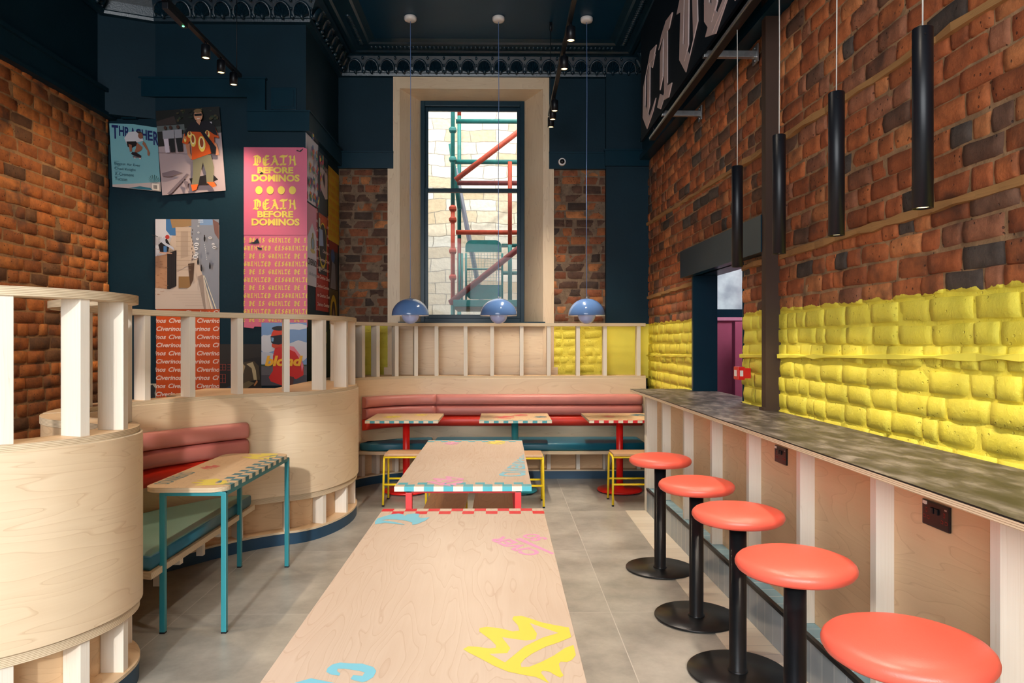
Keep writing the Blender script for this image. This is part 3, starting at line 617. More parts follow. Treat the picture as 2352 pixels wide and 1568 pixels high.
structure(brick_wall('wall_back', (0.585, 8.30, 0), (1, 0, 0), 0.63, 1.05, 3.50, BRK_Y, seed=22, tones=T_B, mcol=srgb(122, 100, 80), nu=5, nv=3, course=0.1, length=0.235, depth=0.009))
mb = MB(); mb.box((1.196, 8.20, 1.72), (1.70, 8.34, 4.79), NAVY); mb.box((1.21, 8.21, 1.10), (1.70, 8.34, 1.72), YPAINT); mb.box((1.18, 8.165, 3.52), (1.70, 8.21, 3.70), NAVYG); mb.box((1.17, 8.155, 3.69), (1.70, 8.21, 3.71), NAVYG); structure(mb.build('trim_7'))
# plywood casing
mb = MB(); ya, yb = 8.245, 8.58
fo = [(-1.241, 1.10), (-1.241, 4.552), (0.547, 4.552), (0.547, 1.10)]; fi = [(-1.166, 1.72), (-1.166, 4.415), (0.477, 4.415), (0.477, 1.72)]; fr = [(-0.962, 1.745), (-0.962, 4.378), (0.271, 4.378), (0.271, 1.745)]
mb.box((-1.241, ya, 1.10), (-1.166, ya+.05, 4.552), PLY); mb.box((0.477, ya, 1.10), (0.547, ya+.05, 4.552), PLY); mb.box((-1.166, ya+.001, 4.415), (0.477, ya+.05, 4.552), PLY)
mb.box((-1.306, ya+.012, 1.10), (-1.241, ya+.05, 3.50), PLY); mb.box((0.547, ya+.012, 1.10), (0.602, ya+.05, 3.50), PLY)
mb.face([(-1.166, ya+.001, 4.415), (-0.962, yb, 4.378), (-0.962, yb, 1.70), (-1.166, ya+.001, 1.70)], PLY, (0, 0, 1)); mb.face([(0.477, ya+.001, 4.415), (0.477, ya+.001, 1.70), (0.271, yb, 1.70), (0.271, yb, 4.378)], PLY, (0, 0, 1))
mb.face([(-1.166, ya+.001, 4.415), (0.477, ya+.001, 4.415), (0.271, yb, 4.378), (-0.962, yb, 4.378)], PLY, (1, 0, 0))
mb.box((-1.166, ya+.02, 1.10), (0.477, ya+.05, 1.74), PLY, grain=(1, 0, 0)); mb.box((-1.345, ya-.012, 1.10), (0.645, ya+.02, 1.225), PLY, .002)
structure(mb.build('trim_8'))
mb = MB(); mb.box((-1.18, 8.215, 1.722), (0.50, 8.62, 1.745), NAVYG, .004)
x0, x1, z0, z1 = -0.962, 0.271, 1.745, 4.378; y0, y1 = 8.55, 8.64
mb.box((x0, y0, z0), (x0+.05, y1, z1), NAVYG, .004); mb.box((x1-.05, y0, z0), (x1, y1, z1), NAVYG, .004); mb.box((x0+.05, y0, z1-.06), (x1-.05, y1, z1), NAVYG, .004); mb.box((x0+.05, y0, z0), (x1-.05, y1, z0+.05), NAVYG, .004)
win = structure(mb.build('window_1'))
for k, (a, b, yy) in enumerate(((z0+.05, 3.345, 8.575), (3.30, z1-.06, 8.605))):   # lower and upper sash
    mb = MB(); xa, xb = x0+.05, x1-.05
    mb.box((xa, yy, a), (xa+.036, yy+.03, b), NAVYG, .003); mb.box((xb-.036, yy, a), (xb, yy+.03, b), NAVYG, .003); mb.box((xa+.036, yy, b-.045), (xb-.036, yy+.03, b), NAVYG, .003); mb.box((xa+.036, yy, a), (xb-.036, yy+.03, a+.045), NAVYG, .003)
    s_ = mb.build('sash', win)
    mb = MB(); mb.box((xa+.03, yy+.012, a+.04), (xb-.03, yy+.016, b-.04), GLASS); mb.build('pane', s_)
# front of the shop, behind the camera: glazed openings the daylight comes through
mb = MB(); mb.box((-3.95, -2.4, 0), (-3.0, -2.2, 4.79), NAVY); mb.box((1.22, -2.4, 0), (1.95, -2.2, 4.79), NAVY); mb.box((-3.0, -2.4, 3.8), (1.22, -2.2, 4.79), NAVY); mb.box((-3.0, -2.4, 0), (1.22, -2.2, 0.45), NAVY); mb.box((-0.95, -2.4, .45), (-0.85, -2.25, 3.8), NAVY); structure(mb.build('wall_front'))

# cornice: swept profile plus a run of scallop shells on the cove
prof = [(0, 4.545), (.05, 4.550), (.058, 4.575), (.07, 4.58), (.085, 4.66), (.13, 4.745), (.17, 4.762), (.20, 4.745), (.24, 4.740), (.26, 4.755), (.42, 4.758), (.44, 4.775), (.50, 4.789)]
path = [(-3.72, -2.2), (-3.72, 6.72), (-3.30, 6.9), (-1.87, 6.9), (-1.87, 8.27), (1.662, 8.27), (1.90, -2.2)]
def miter(path):
    out = []
    for i, p in enumerate(path):
        p = Vector(p); ns = []
        if i > 0: d = (p-Vector(path[i-1])).normalized(); ns.append(Vector((d.y, -d.x)))
        if i < len(path)-1: d = (Vector(path[i+1])-p).normalized(); ns.append(Vector((d.y, -d.x)))
        if len(ns) == 2:
            b = (ns[0]+ns[1]).normalized(); out.append(b/max(0.35, b.dot(ns[0])))
        else: out.append(ns[0])
    return out
mb = MB(); nrm = miter(path); pr = None
for p, nn in zip(path, nrm):
    ring = [mb.bm.verts.new((p[0]+nn.x*o_, p[1]+nn.y*o_, z_)) for o_, z_ in prof]
    if pr: mb.finish([mb.bm.faces.new((pr[k], ring[k], ring[k+1], pr[k+1])) for k in range(len(prof)-1)], NAVYC)
    pr = ring
def shell(mb, c, along, out, w=0.187):
    """an arched rim around a ribbed fan with a small bud, lying on the cove"""
    a = Vector((along[0], along[1], 0)).normalized(); o_ = Vector((out[0], out[1], 0)).normalized(); up = (o_*0.085+Vector((0, 0, 0.185))).normalized(); fr = (o_*0.185-Vector((0, 0, 0.085))).normalized()
    c = Vector(c)
    P = lambda u, v, d: c+a*u+up*v+fr*d*1.5
    r = w*0.46; n = 14
    def strip(r0, r1, d0, d1, d2, k0=0, v0=0.0):
        A = []; 
        for i in range(n+1):
            t = math.pi*(-0.12+1.24*i/n); cs, sn = math.cos(t), math.sin(t)*1.25
            A.append([mb.bm.verts.new(P(q*cs, v0+.055+q*sn, d)) for q, d in ((r0, d0), ((r0+r1)/2, d1), (r1, d2))])
        mb.finish([mb.bm.faces.new((A[i][k], A[i+1][k], A[i+1][k+1], A[i][k+1])) for i in range(n) for k in range(2)], NAVYC, None, True)
    strip(r*.80, r, .0, .030, .0)
    base = mb.bm.verts.new(P(0, .02, .022)); ring = []
    for i in range(15):
        t = math.pi*(-0.08+1.16*i/14); ring.append(mb.bm.verts.new(P(r*.78*math.cos(t), .055+r*.78*math.sin(t)*1.22, .026 if i % 2 else .004)))
    mb.finish([mb.bm.faces.new((base, ring[i+1], ring[i])) for i in range(14)], NAVYC)
    for (u, v, rr, d) in ((0, .022, .020, .030), (w*.5, .165, .014, .02), (w*.5, .02, .016, .02), (w*.5, .09, .010, .026)):
        t = bmesh.new(); bmesh.ops.create_icosphere(t, subdivisions=1, radius=rr)
        for vv in t.verts: vv.co = P(u+vv.co.x, v+vv.co.y*1.6, d*.6+vv.co.z*.7)
        mb.finish(mb.merge(t), NAVYC, None, True)
def run(p, q, nx, ny, trim0=.1, trim1=.1):
    p = Vector(p); q = Vector(q); d = (q-p); L = d.length-trim0-trim1; d.normalize(); n = max(1, round(L/.187))
    for i in range(n):
        c = p+d*(trim0+L*(i+.5)/n); shell(mb, (c.x+nx*.062, c.y+ny*.062, 4.572), d, (nx, ny), L/n)
    k = int(L/.055)
    for i in range(k):                                             # small leaves on the upper band
        c = p+d*(trim0+.3+(L-.6)*(i+.5)/k); t = bmesh.new(); bmesh.ops.create_icosphere(t, subdivisions=1, radius=.024)
        for vv in t.verts: vv.co = Vector((c.x+nx*.34+d.x*vv.co.x+nx*vv.co.y*1.5, c.y+ny*.34+d.y*vv.co.x+ny*vv.co.y*1.5, 4.757+vv.co.z*.7))
        mb.finish(mb.merge(t), NAVYC, None, True)
run((-3.30, 6.9), (-1.87, 6.9), 0, -1, .02, -.08); run((-1.87, 6.9), (-1.87, 8.27), 1, 0, -.05, .12); run((-1.87, 8.27), (1.662, 8.27), 0, -1, .12, .12); run((1.662, 8.27), (1.75, 4.0), -1, 0, .12, 0)
run((-3.72, 5.2), (-3.72, 6.72), 1, 0, 0, .12)
structure(mb.build('trim_9'))

# ------------------------------------------------------------------ curved plywood booth walls
CP = [(-3.70, 2.50), (-3.2, 2.50), (-2.7, 2.50), (-2.25, 2.50), (-2.0, 2.54), (-1.84, 2.62), (-1.70, 2.77), (-1.616, 2.96), (-1.597, 3.13), (-1.625, 3.28), (-1.72, 3.43), (-1.88, 3.55), (-2.06, 3.64),
      (-2.20, 3.77), (-2.30, 3.98), (-2.35, 4.22), (-2.34, 4.45), (-2.26, 4.66), (-2.13, 4.85), (-1.97, 5.07), (-1.81, 5.24), (-1.65, 5.36), (-1.50, 5.44), (-1.38, 5.59), (-1.285, 5.85), (-1.248, 6.15), (-1.28, 6.45),
      (-1.38, 6.70), (-1.50, 6.93), (-1.56, 7.17), (-1.53, 7.40), (-1.40, 7.62), (-1.20, 7.80), (-0.96, 7.91), (-0.72, 7.94), (-0.2, 7.94), (0.4, 7.94), (1.0, 7.94), (1.60, 7.94)]
def catmull(P, step=0.025):
    P = [Vector(p) for p in P]; out = []
    for i in range(len(P)-1):
        p0 = P[i-1] if i else P[0]*2-P[1]; p1 = P[i]; p2 = P[i+1]; p3 = P[i+2] if i+2 < len(P) else P[-1]*2-P[-2]
        n = max(2, int((p2-p1).length/step))
        for k in range(n):
            t = k/n; out.append(0.5*((2*p1)+(p2-p0)*t+(2*p0-5*p1+4*p2-p3)*t*t+(3*p1-p0-3*p2+p3)*t**3))
    out.append(P[-1]); return out
CV = catmull(CP)
def nrmls(P):
    o = []
    for i in range(len(P)):
        d = (P[min(i+1, len(P)-1)]-P[max(i-1, 0)]).normalized(); o.append(Vector((d.y, -d.x)))
    return o
CN = nrmls(CV); CS = [0.0]
for a_, b_ in zip(CV, CV[1:]): CS.append(CS[-1]+(b_-a_).length)
def near(x, y): return min(range(len(CV)), key=lambda i: (CV[i]-Vector((x, y))).length)
def seg(i0, i1): return CV[i0:i1+1], CN[i0:i1+1], CS[i0:i1+1]
def ribbon(mb, sg, o0, o1, z0, z1, mside, mtop=None, bev=0.0):
    P, N, S = sg; pr = None; fs = []; mt = mtop or mside
    if bev: sec = [(o0, z0), (o1-bev, z0), (o1, z0+bev), (o1, z1-bev), (o1-bev, z1), (o0, z1)]
    else: sec = [(o0, z0), (o1, z0), (o1, z1), (o0, z1)]
    n = len(sec)
    for p, nn, s in zip(P, N, S):
        r = [mb.bm.verts.new((p.x+nn.x*o, p.y+nn.y*o, z)) for o, z in sec]
        if pr is not None:
            for k in range(n):
                f = mb.bm.faces.new((pr[k], r[k], r[(k+1) % n], pr[(k+1) % n])); f.smooth = True
                top = abs(sec[k][1]-sec[(k+1) % n][1]) < 1e-6
                f.material_index = mb.mi(mt if top else mside)
                for lp, (ss, kk) in zip(f.loops, ((ps, k), (s, k), (s, (k+1) % n), (ps, (k+1) % n))):
                    lp[mb.uv].uv = (ss, sec[kk][0] if top else sec[kk][1])
        else: mb.finish([mb.bm.faces.new(r)], mside, (0, 0, 1))
        pr = r; ps = s
    mb.finish([mb.bm.faces.new(pr[::-1])], mside, (0, 0, 1))
ZL, ZR = 1.115, 1.725
def shade_sharp(o, ang=35):
    me = o.data
    bm = bmesh.new(); bm.from_mesh(me)
    for e in bm.edges:
        if len(e.link_faces) == 2 and e.calc_face_angle(0) > R(ang): e.smooth = False
    bm.to_mesh(me); bm.free(); return o
def booth(label, i0, i1, upper, lower, fill=None, seams=()):
    c = CV[(i0+i1)//2]; t = thing('booth_partition', label, 'booth partition', (round(c.x, 2), round(c.y, 2), 0))
    sg = seg(i0, i1)
    def part(name, fn, lab=None):
        mb = MB(); fn(mb); return shade_sharp(mb.build(name, t, lab))
    part('curved_panel', lambda b: ribbon(b, sg, -.012, 0, .370, ZL, PLY, EDGE, .002))
    part('back_panel', lambda b: (ribbon(b, sg, -.165, -.155, .10, ZL-.012, PLYW)))
    part('kick_panel', lambda b: (ribbon(b, sg, -.135, -.124, .10, .326, PLYW)))
    part('lower_ring', lambda b: ribbon(b, sg, -.150, -.013, .326, .369, EDGE, PLY))
    part('ledge', lambda b: (ribbon(b, sg, -.170, -.014, ZL-.010, ZL+.026, EDGE, PLYW), b.prism(fill, ZL-.010, ZL+.0255, EDGE, PLYW) if fill else None))
    part('base_board', lambda b: ribbon(b, sg, -.150, -.012, .085, .10, EDGE, PLYW))
    part('plinth', lambda b: ribbon(b, sg, -.06, -.016, 0, .085, PLINTH))
    part('top_rail', lambda b: ribbon(b, sg, -.135, -.018, ZR-.036, ZR, EDGE, PLY))
    def studs(lst, z0, z1, o0, o1):
        for (x, y) in lst:
            i = near(x, y); p = CV[i]; n = CN[i]; tt = Vector((-n.y, n.x)); mb = MB()
            mt = Matrix(((n.x, tt.x, 0, p.x), (n.y, tt.y, 0, p.y), (0, 0, 1, 0), (0, 0, 0, 1)))
            mb.box((o0, -.021, z0), (o1, .021, z1), PINE, .002, grain=(0, 0, 1), mat=mt); mb.build('stud', t)
    studs(upper, ZL+.026, ZR-.036, -.134, -.026); studs(lower, .10, .326, -.123, -.026)
    return t
iA = near(-2.26, 3.88); iB = near(-1.30, 6.50)
upA = [(-3.4, 2.5), (-2.95, 2.5), (-2.5, 2.5), (-2.12, 2.52), (-1.805, 2.65), (-1.65, 2.88), (-1.597, 3.13), (-1.74, 3.455), (-2.06, 3.64)]
booth('nearest curved plywood booth end at the left edge, with open studs under its top rail', 0, iA, upA, upA)
upB = [(-2.34, 4.2), (-2.26, 4.66), (-2.084, 4.915), (-1.863, 5.189), (-1.598, 5.387), (-1.36, 5.63), (-1.259, 5.997), (-1.262, 6.36)]
booth('curved plywood booth wall behind the teal-legged table, ending in a rounded nose', iA+1, iB, upB, upB,
      fill=[(-1.82, 5.40), (-1.70, 5.46), (-1.52, 5.56), (-1.42, 5.78), (-1.37, 6.10), (-1.38, 6.50), (-1.52, 6.80), (-1.66, 6.98), (-1.68, 7.3), (-1.62, 7.5), (-1.84, 7.5), (-1.84, 6.6), (-1.84, 5.86), (-2.40, 5.86), (-2.36, 5.1), (-2.12, 5.05)])
bx = lambda x: (x, 7.94)
upC = [(-1.36, 6.66), (-1.52, 6.98), (-1.56, 7.25), (-1.54, 7.38), (-1.432, 7.58), (-1.307, 7.717), (-1.131, 7.841), (-.935, 7.917)]+[bx(x) for x in (-0.725, -0.41, -0.095, 0.22, 0.53, 0.84, 1.15, 1.53)]
booth('long plywood booth wall under the window, curving out on its left', iB+1, len(CV)-1, upC, upC, fill=[(-0.98, 7.95+.15), (1.62, 7.95+.15), (1.62, 8.24), (-1.84, 8.24), (-1.84, 7.52), (-1.64, 7.52), (-1.5, 7.75), (-1.28, 7.93)])

# upholstery ---------------------------------------------------------
def roll(mb, sg, z0, z1, dep, mat, o_in=.006):
    P, N, S = sg; pr = None; zc = (z0+z1)/2; h = (z1-z0)/2; sec = []
    for k in range(15):
        a = -math.pi/2+math.pi*k/14; c_ = max(0, math.cos(a)); sec.append((o_in+dep*(c_**.6), zc+h*math.copysign(abs(math.sin(a))**.85, math.sin(a))))
    n = len(P)
    for i, (p, nn, s) in enumerate(zip(P, N, S)):
        e = min(i, n-1-i); kx = 1.0 if e >= 2 else (.93 if e == 1 else .80)
        r = [mb.bm.verts.new((p.x+nn.x*(o_in+(o-o_in)*kx), p.y+nn.y*(o_in+(o-o_in)*kx), zc+(z-zc)*(.985 if e == 0 else 1))) for o, z in sec]
        if pr: mb.finish([mb.bm.faces.new((pr[k], r[k], r[k+1], pr[k+1])) for k in range(14)], mat, None, True)
        if i in (0, n-1): mb.finish([mb.bm.faces.new(r)], mat)
        pr = r
def offpoly(i0, i1, off): return [(CV[i].x+CN[i].x*off, CV[i].y+CN[i].y*off) for i in range(i0, i1+1, 2)]
def cushion(mb, poly, z0, z1, mside, mtop, r=.022, crown=.012):
    """upholstered slab: rounded edges by stepping the outline inwards"""
    n = len(poly); cx = sum(p[0] for p in poly)/n; cy = sum(p[1] for p in poly)/n
    area = sum(poly[i][0]*poly[(i+1) % n][1]-poly[(i+1) % n][0]*poly[i][1] for i in range(n)); sgn = 1 if area > 0 else -1
    def inset(d):
        out = []
        for i in range(n):
            a = Vector(poly[i-1]); b = Vector(poly[i]); c = Vector(poly[(i+1) % n]); u = (b-a).normalized(); v = (c-b).normalized()
            m_ = Vector((-(u.y+v.y), u.x+v.x)); m_ = m_.normalized()*sgn if m_.length > 1e-6 else Vector((0, 0))
            out.append(b+m_*d)
        return out
    pr = None; lv = []
    for k in range(4): a = k*math.pi/6; lv.append((r*(1-math.sin(a)), z0+r*(1-math.cos(a))))
    for k in range(5): a = k*math.pi/8; lv.append((r*(1-math.cos(a)), z1-r+r*math.sin(a)))
    lv.append((r+.05, z1+crown*.7))
    for k, (d, z) in enumerate(lv):
        ring = [mb.bm.verts.new((p.x, p.y, z)) for p in inset(d)]
        if pr: mb.finish([mb.bm.faces.new((pr[i], pr[(i+1) % n], ring[(i+1) % n], ring[i])) for i in range(n)], mside if k < 7 else mtop, None, True)
        else: mb.finish([mb.bm.faces.new(ring[::-1])], mside)
        pr = ring
    mb.finish([mb.bm.faces.new(pr)], mtop, None, True)
def banquette(label, loc, i0, i1, rolls, seats, board, brackets=(), dz=0.0):
    t = thing('banquette_bench', label, 'bench', loc)
    for (a, b) in rolls:
        for z0, z1, mt, lb in ((.825, .94, PINKV, 'dusty pink backrest roll'), (.708, .823, ROSEV, 'rose pink backrest roll'), (.59, .706, REDV, 'red backrest roll')):
            mb = MB(); roll(mb, seg(a, b), z0, z1, .075, mt); mb.build('backrest_cushion', t, lb)
    for poly, ms, mt in seats:
        mb = MB(); cushion(mb, poly, .386-dz, .468-dz, ms, mt); mb.build('seat_cushion', t)
    mb = MB(); mb.prism(board, .352-dz, .385-dz, EDGE, PLYW); mb.build('seat_board', t)
    for f in brackets:
        mb = MB(); f(mb); mb.build('bracket', t)
    return t
iq = near(-2.26, 3.80); jq = near(-1.84, 5.21)
r0 = near(-2.22, 3.80); r1 = near(-1.85, 5.20)
seatB = [(-1.715, 3.80)]+[(-1.715, 5.08)]+offpoly(r0, near(-1.93, 5.12), .02)[::-1]
seatB = [(-1.775, 3.66), (-1.775, 5.12)]+offpoly(near(-2.20, 3.77), near(-1.98, 5.06), .02)[::-1]
banquette('sage and teal upholstered curved bench behind the teal-legged table', (-2.0, 4.5, 0), iq, jq, [(near(-2.24, 3.85), r1)], [(seatB, TEALV, SAGEV)],
          [(-1.762, 3.64), (-1.762, 5.16)]+offpoly(near(-2.18, 3.75), near(-1.95, 5.10), .004)[::-1],
          [lambda b, y=y: (b.box((-2.30, y, .27), (-1.80, y+.04, .322), PINE), b.box((-1.95, y, .15), (-1.91, y+.04, .27), PINE)) for y in (4.05, 4.62)], dz=.030)
sm = near(-.72, 7.94); lf = near(-1.46, 7.53)
cl_ = offpoly(lf-2, sm, .02); cr_ = [(-.715, 7.92), (1.50, 7.92)]
banquette('long deep teal bench under the window with pink and red backrest rolls', (0, 7.7, 0), 0, 0, [(lf, sm), (sm, len(CV)-3)],
          [([(-1.43, 7.47), (-1.36, 7.44), (-.722, 7.44)]+cl_[::-1], TEALV, TEALV), ([(-.717, 7.44), (1.50, 7.44)]+cr_[::-1], TEALV, TEALV)],
          [(-1.49, 7.455), (-1.30, 7.43), (1.50, 7.43), (1.50, 7.935)]+offpoly(lf-1, sm, .004)[::-1],
          [lambda b, x=x: b.prism([(7.90, .10), (7.90, .352), (7.50, .352), (7.50, .325)], x, x+.035, PINE, mat=Matrix(((0, 0, 1, 0), (1, 0, 0, 0), (0, 1, 0, 0), (0, 0, 0, 1)))) for x in (-.62, .42, 1.14)])

# ------------------------------------------------------------------ bar along the right wall
t = thing('bar_counter', 'long wall-mounted bar with dark mottled top and open pine studs', 'bar counter', (1.4, 4.2, 0))
ov = .02
top = [(Xc(.3), .3), (Xc(6.66), 6.66), (1.862, 6.66), (1.862, 6.36), (1.91, 6.33), (1.91, 5.22), (Xw(5.18)-.002, 5.18), (Xw(.3)-.002, .3)]
mb = MB(); mb.prism(top, 1.057, 1.0755, EDGE, PLYW, (0, 1, 0)); mb.build('counter_core', t)
mb = MB(); mb.prism([(x+(.0015 if i < 2 else 0), y) for i, (x, y) in enumerate(top)], 1.0755, 1.081, BLACK, LAM); mb.build('laminate_top', t)
off = .095
mb = MB(); mb.prism([(Xs(.3)+off, .3), (Xs(6.44)+off, 6.44), (Xs(6.44)+off+.012, 6.44), (Xs(.3)+off+.012, .3)], .21, 1.057, PLYW, grain=(0, 1, 0)); mb.build('front_panel', t)
mb = MB(); mb.prism([(Xs(6.44), 6.44), (Xs(6.44), 6.485), (Xw(6.44)-.01, 6.485), (Xw(6.44)-.01, 6.44)], 0.0, 1.057, PINE, grain=(0, 0, 1)); mb.build('end_panel', t)
for y in [.72, 1.37, 2.02, 2.67, 3.32, 3.97, 4.62, 5.27, 5.92, 6.395]:
    mb = MB(); x = Xs(y)+.026 if y < 6.3 else Xs(y); mb.box((x, y, .211 if y < 6.3 else 0), (Xs(y)+off, y+.043, 1.057), PINE, .0015, grain=(0, 0, 1)); mb.build('stud', t)
mb = MB(); mb.prism([(Xs(.3), .3), (Xs(6.39), 6.39), (Xs(6.39)+.012, 6.39), (Xs(.3)+.012, .3)], .004, .196, STEPT); mb.build('step_front', t, 'grey-blue tiled step front')
mb = MB(); mb.prism([(Xs(.3)+.012, .3), (Xs(6.39)+.012, 6.39), (Xs(6.39)+off, 6.39), (Xs(.3)+off, .3)], .196, .21, tile_mat('blue_tread_tile', srgb(110, 150, 166), srgb(126, 164, 178), srgb(206, 214, 216), .105)); mb.build('step_tread', t, 'pale blue tiled step top')
mb = MB(); mb.prism([(Xs(.3)-.004, .3), (Xs(6.39)-.004, 6.39), (Xs(6.39)+.016, 6.39), (Xs(.3)+.016, .3)], .194, .214, BLACK); mb.build('edge_trim', t, 'black step edge trim')
def socket(y, z, label):
    x = Xs(y)+off; t = thing('socket_outlet', label, 'power socket', (x, y, z), math.atan2(Xs(0)-Xs(1), 1)+0)
    t.rotation_euler = (0, 0, math.atan(.0218))
    P = lambda b, a0, a1, c0, c1, d0, d1, m_, bv=0: b.box((-d1, a0, c0), (-d0, a1, c1), m_, bv)     # a: along the wall (far = +), c: up, d: out
    mb = MB(); mb.world = False; P(mb, -.073, .073, -.043, .043, 0.0005, .010, BLACKG, .004); mb.build('faceplate', t)
    mb = MB(); mb.world = False
    for s_ in (-1, 1): P(mb, .012*s_-.008, .012*s_+.008, .004, .024, .010, .0155, BLACK, .002)
    mb.build('switch', t)
    ro = flat('socket_red', srgb(170, 40, 30), .5, noise=0) if 'socket_red' not in M else M['socket_red']; dk = BLACK
    for s_ in (-1, 1):
        mb = MB(); mb.world = False
        for (a, c, w, h) in ((.048*s_, .010, .003, .006), (.048*s_+.011, -.014, .0045, .004), (.048*s_-.011, -.014, .0045, .004)):
            P(mb, a-w-.0012, a+w+.0012, c-h-.0012, c+h+.0012, .010, .0104, ro); P(mb, a-w, a+w, c-h, c+h, .0104, .0108, dk)
        P(mb, .056*s_-.006, .056*s_+.006, .026, .031, .010, .0106, STEEL); mb.build('socket_holes', t)
    if True:
        mb = MB(); mb.world = False; P(mb, .044, .068, .028, .039, .010, .0112, WHITE); mb.build('sticker', t, 'white sticker')
socket(3.69, .934, 'black double power socket on the bar front, farther of the two, between thin studs')
socket(2.41, .932, 'black double power socket on the bar front, nearer and larger-looking of the two')

# bar stools ----------------------------------------------------------
def bar_stool(loc, label):
    t = thing('bar_stool', label, 'bar stool', loc, 0, 'coral-topped bar stools along the bar'); 
    mb = MB(); mb.world = False; mb.lathe([(0, 0), (.222, 0), (.227, .003), (.227, .007), (.224, .010), (.05, .0105), (0, .0105)], (0, 0, 0), BLACKG, 64); mb.build('base_plate', t)
    mb = MB(); mb.world = False; mb.lathe([(.045, .0105), (.045, .014), (.042, .017), (.0385, .019), (.0385, .69), (.0, .69)], (0, 0, 0), BLACKG, 36); mb.build('pole', t)
    mb = MB(); mb.world = False; mb.lathe([(0, .684), (.10, .684), (.10, .692), (0, .692)], (0, 0, 0), BLACK, 32); mb.build('seat_mount', t)
    mb = MB(); mb.world = False
    mb.lathe([(0, .692), (.165, .692), (.185, .695), (.198, .704), (.205, .716), (.2055, .724), (.202, .734), (.193, .743), (.172, .751), (.14, .757), (.09, .761), (.04, .763), (0, .7635)], (0, 0, 0), CORAL, 72)
    for v in mb.bm.verts:
        r_ = math.hypot(v.co.x, v.co.y)
        if .15 < r_ < .2 and v.co.z < .71: v.co.z += .0022*math.sin(math.atan2(v.co.y, v.co.x)*36)
    mb.build('seat', t); return t
st = bar_stool((1.060, 4.79, .003), 'farthest coral bar stool, in front of the far end of the bar')
for (x, y, lb) in ((1.073, 3.945, 'second farthest coral bar stool, between the farthest stool and the middle one'), (1.083, 3.28, 'middle one of the five coral bar stools'),
                   (1.045, 2.545, 'fourth coral bar stool from the far end, just behind the nearest one'), (1.050, 1.85, 'nearest and largest-looking coral bar stool, cut off by the picture edge')):
    copy_tree(st, None, (x, y, .003), None, lb)

# ------------------------------------------------------------------ tables
def decal(mb, pts, mat, z):
    f = mb.bm.faces.new([mb.bm.verts.new((p[0], p[1], z)) for p in pts]); mb.finish([f], mat)
    if f.normal.z < 0: f.normal_flip()
def dtext(mb, polys, mat, z, M2):
    for q in polys: decal(mb, [M2(*p) for p in q], mat, z)
pm = lambda n, c: M.get(n) or flat(n, c, 0.35, noise=0.02)
DY = pm('ink_yellow', srgb(238, 216, 84)); DC = pm('ink_cyan', srgb(136, 206, 224)); DP = pm('ink_pink', srgb(240, 160, 196)); DR = pm('ink_red', srgb(228, 44, 52)); DT = pm('ink_teal', srgb(84, 176, 188)); DD = pm('ink_deep_teal', srgb(48, 122, 134)); DROSE = pm('ink_rose', srgb(214, 100, 92)); DCREAM = pm('ink_cream', srgb(250, 236, 208))
CROWN = [(-0.095, 1.777), (-0.083, 1.793), (-0.056, 1.789), (-0.032, 1.78), (-0.014, 1.783), (-0.014, 1.799), (-0.029, 1.834), (-0.059, 1.886), (-0.058, 1.906), (-0.039, 1.916), (0.001, 1.902), (0.03, 1.883), (0.047, 1.89), (0.044, 1.923), (0.029, 1.968), (0.034, 1.986), (0.055, 1.99), (0.077, 1.973), (0.107, 1.944), (0.141, 1.925), (0.179, 1.907), (0.179, 1.845), (0.145, 1.814), (0.11, 1.788), (0.076, 1.751), (0.055, 1.72), (0.045, 1.694), (0.046, 1.677), (0.065, 1.678), (0.093, 1.702), (0.127, 1.738), (0.158, 1.781), (0.18, 1.797), (0.18, 1.74), (0.169, 1.714), (0.155, 1.701), (0.14, 1.704), (0.135, 1.692), (0.136, 1.659), (0.141, 1.634), (0.133, 1.623), (0.123, 1.634), (0.111, 1.652), (0.095, 1.658), (0.09, 1.649), (0.097, 1.627), (0.106, 1.597), (0.078, 1.627), (0.056, 1.635), (0.015, 1.654), (-0.019, 1.686), (-0.054, 1.728), (-0.081, 1.758)]
CRHOLE = [(-0.03, 1.748), (0.014, 1.752), (0.022, 1.78), (0.001, 1.846), (0.061, 1.825), (0.087, 1.832), (0.092, 1.868), (0.076, 1.939), (0.148, 1.871), (0.105, 1.842), (0.057, 1.789), (0.008, 1.701)]
def crown(mb, mat, z, cx, cy, s, rot=0.0, clip=None, hole=None):
    f = lambda p: (cx+s*((p[0]-.04)*math.cos(rot)-(p[1]-1.8)*math.sin(rot)), cy+s*((p[0]-.04)*math.sin(rot)+(p[1]-1.8)*math.cos(rot)))
    P = [f(p) for p in CROWN]
    if clip: P = [(min(max(x, clip[0]), clip[1]), min(max(y, clip[2]), clip[3])) for x, y in P]
    decal(mb, P, mat, z)
    if hole: decal(mb, [f(p) for p in CRHOLE], hole, z+.0003)
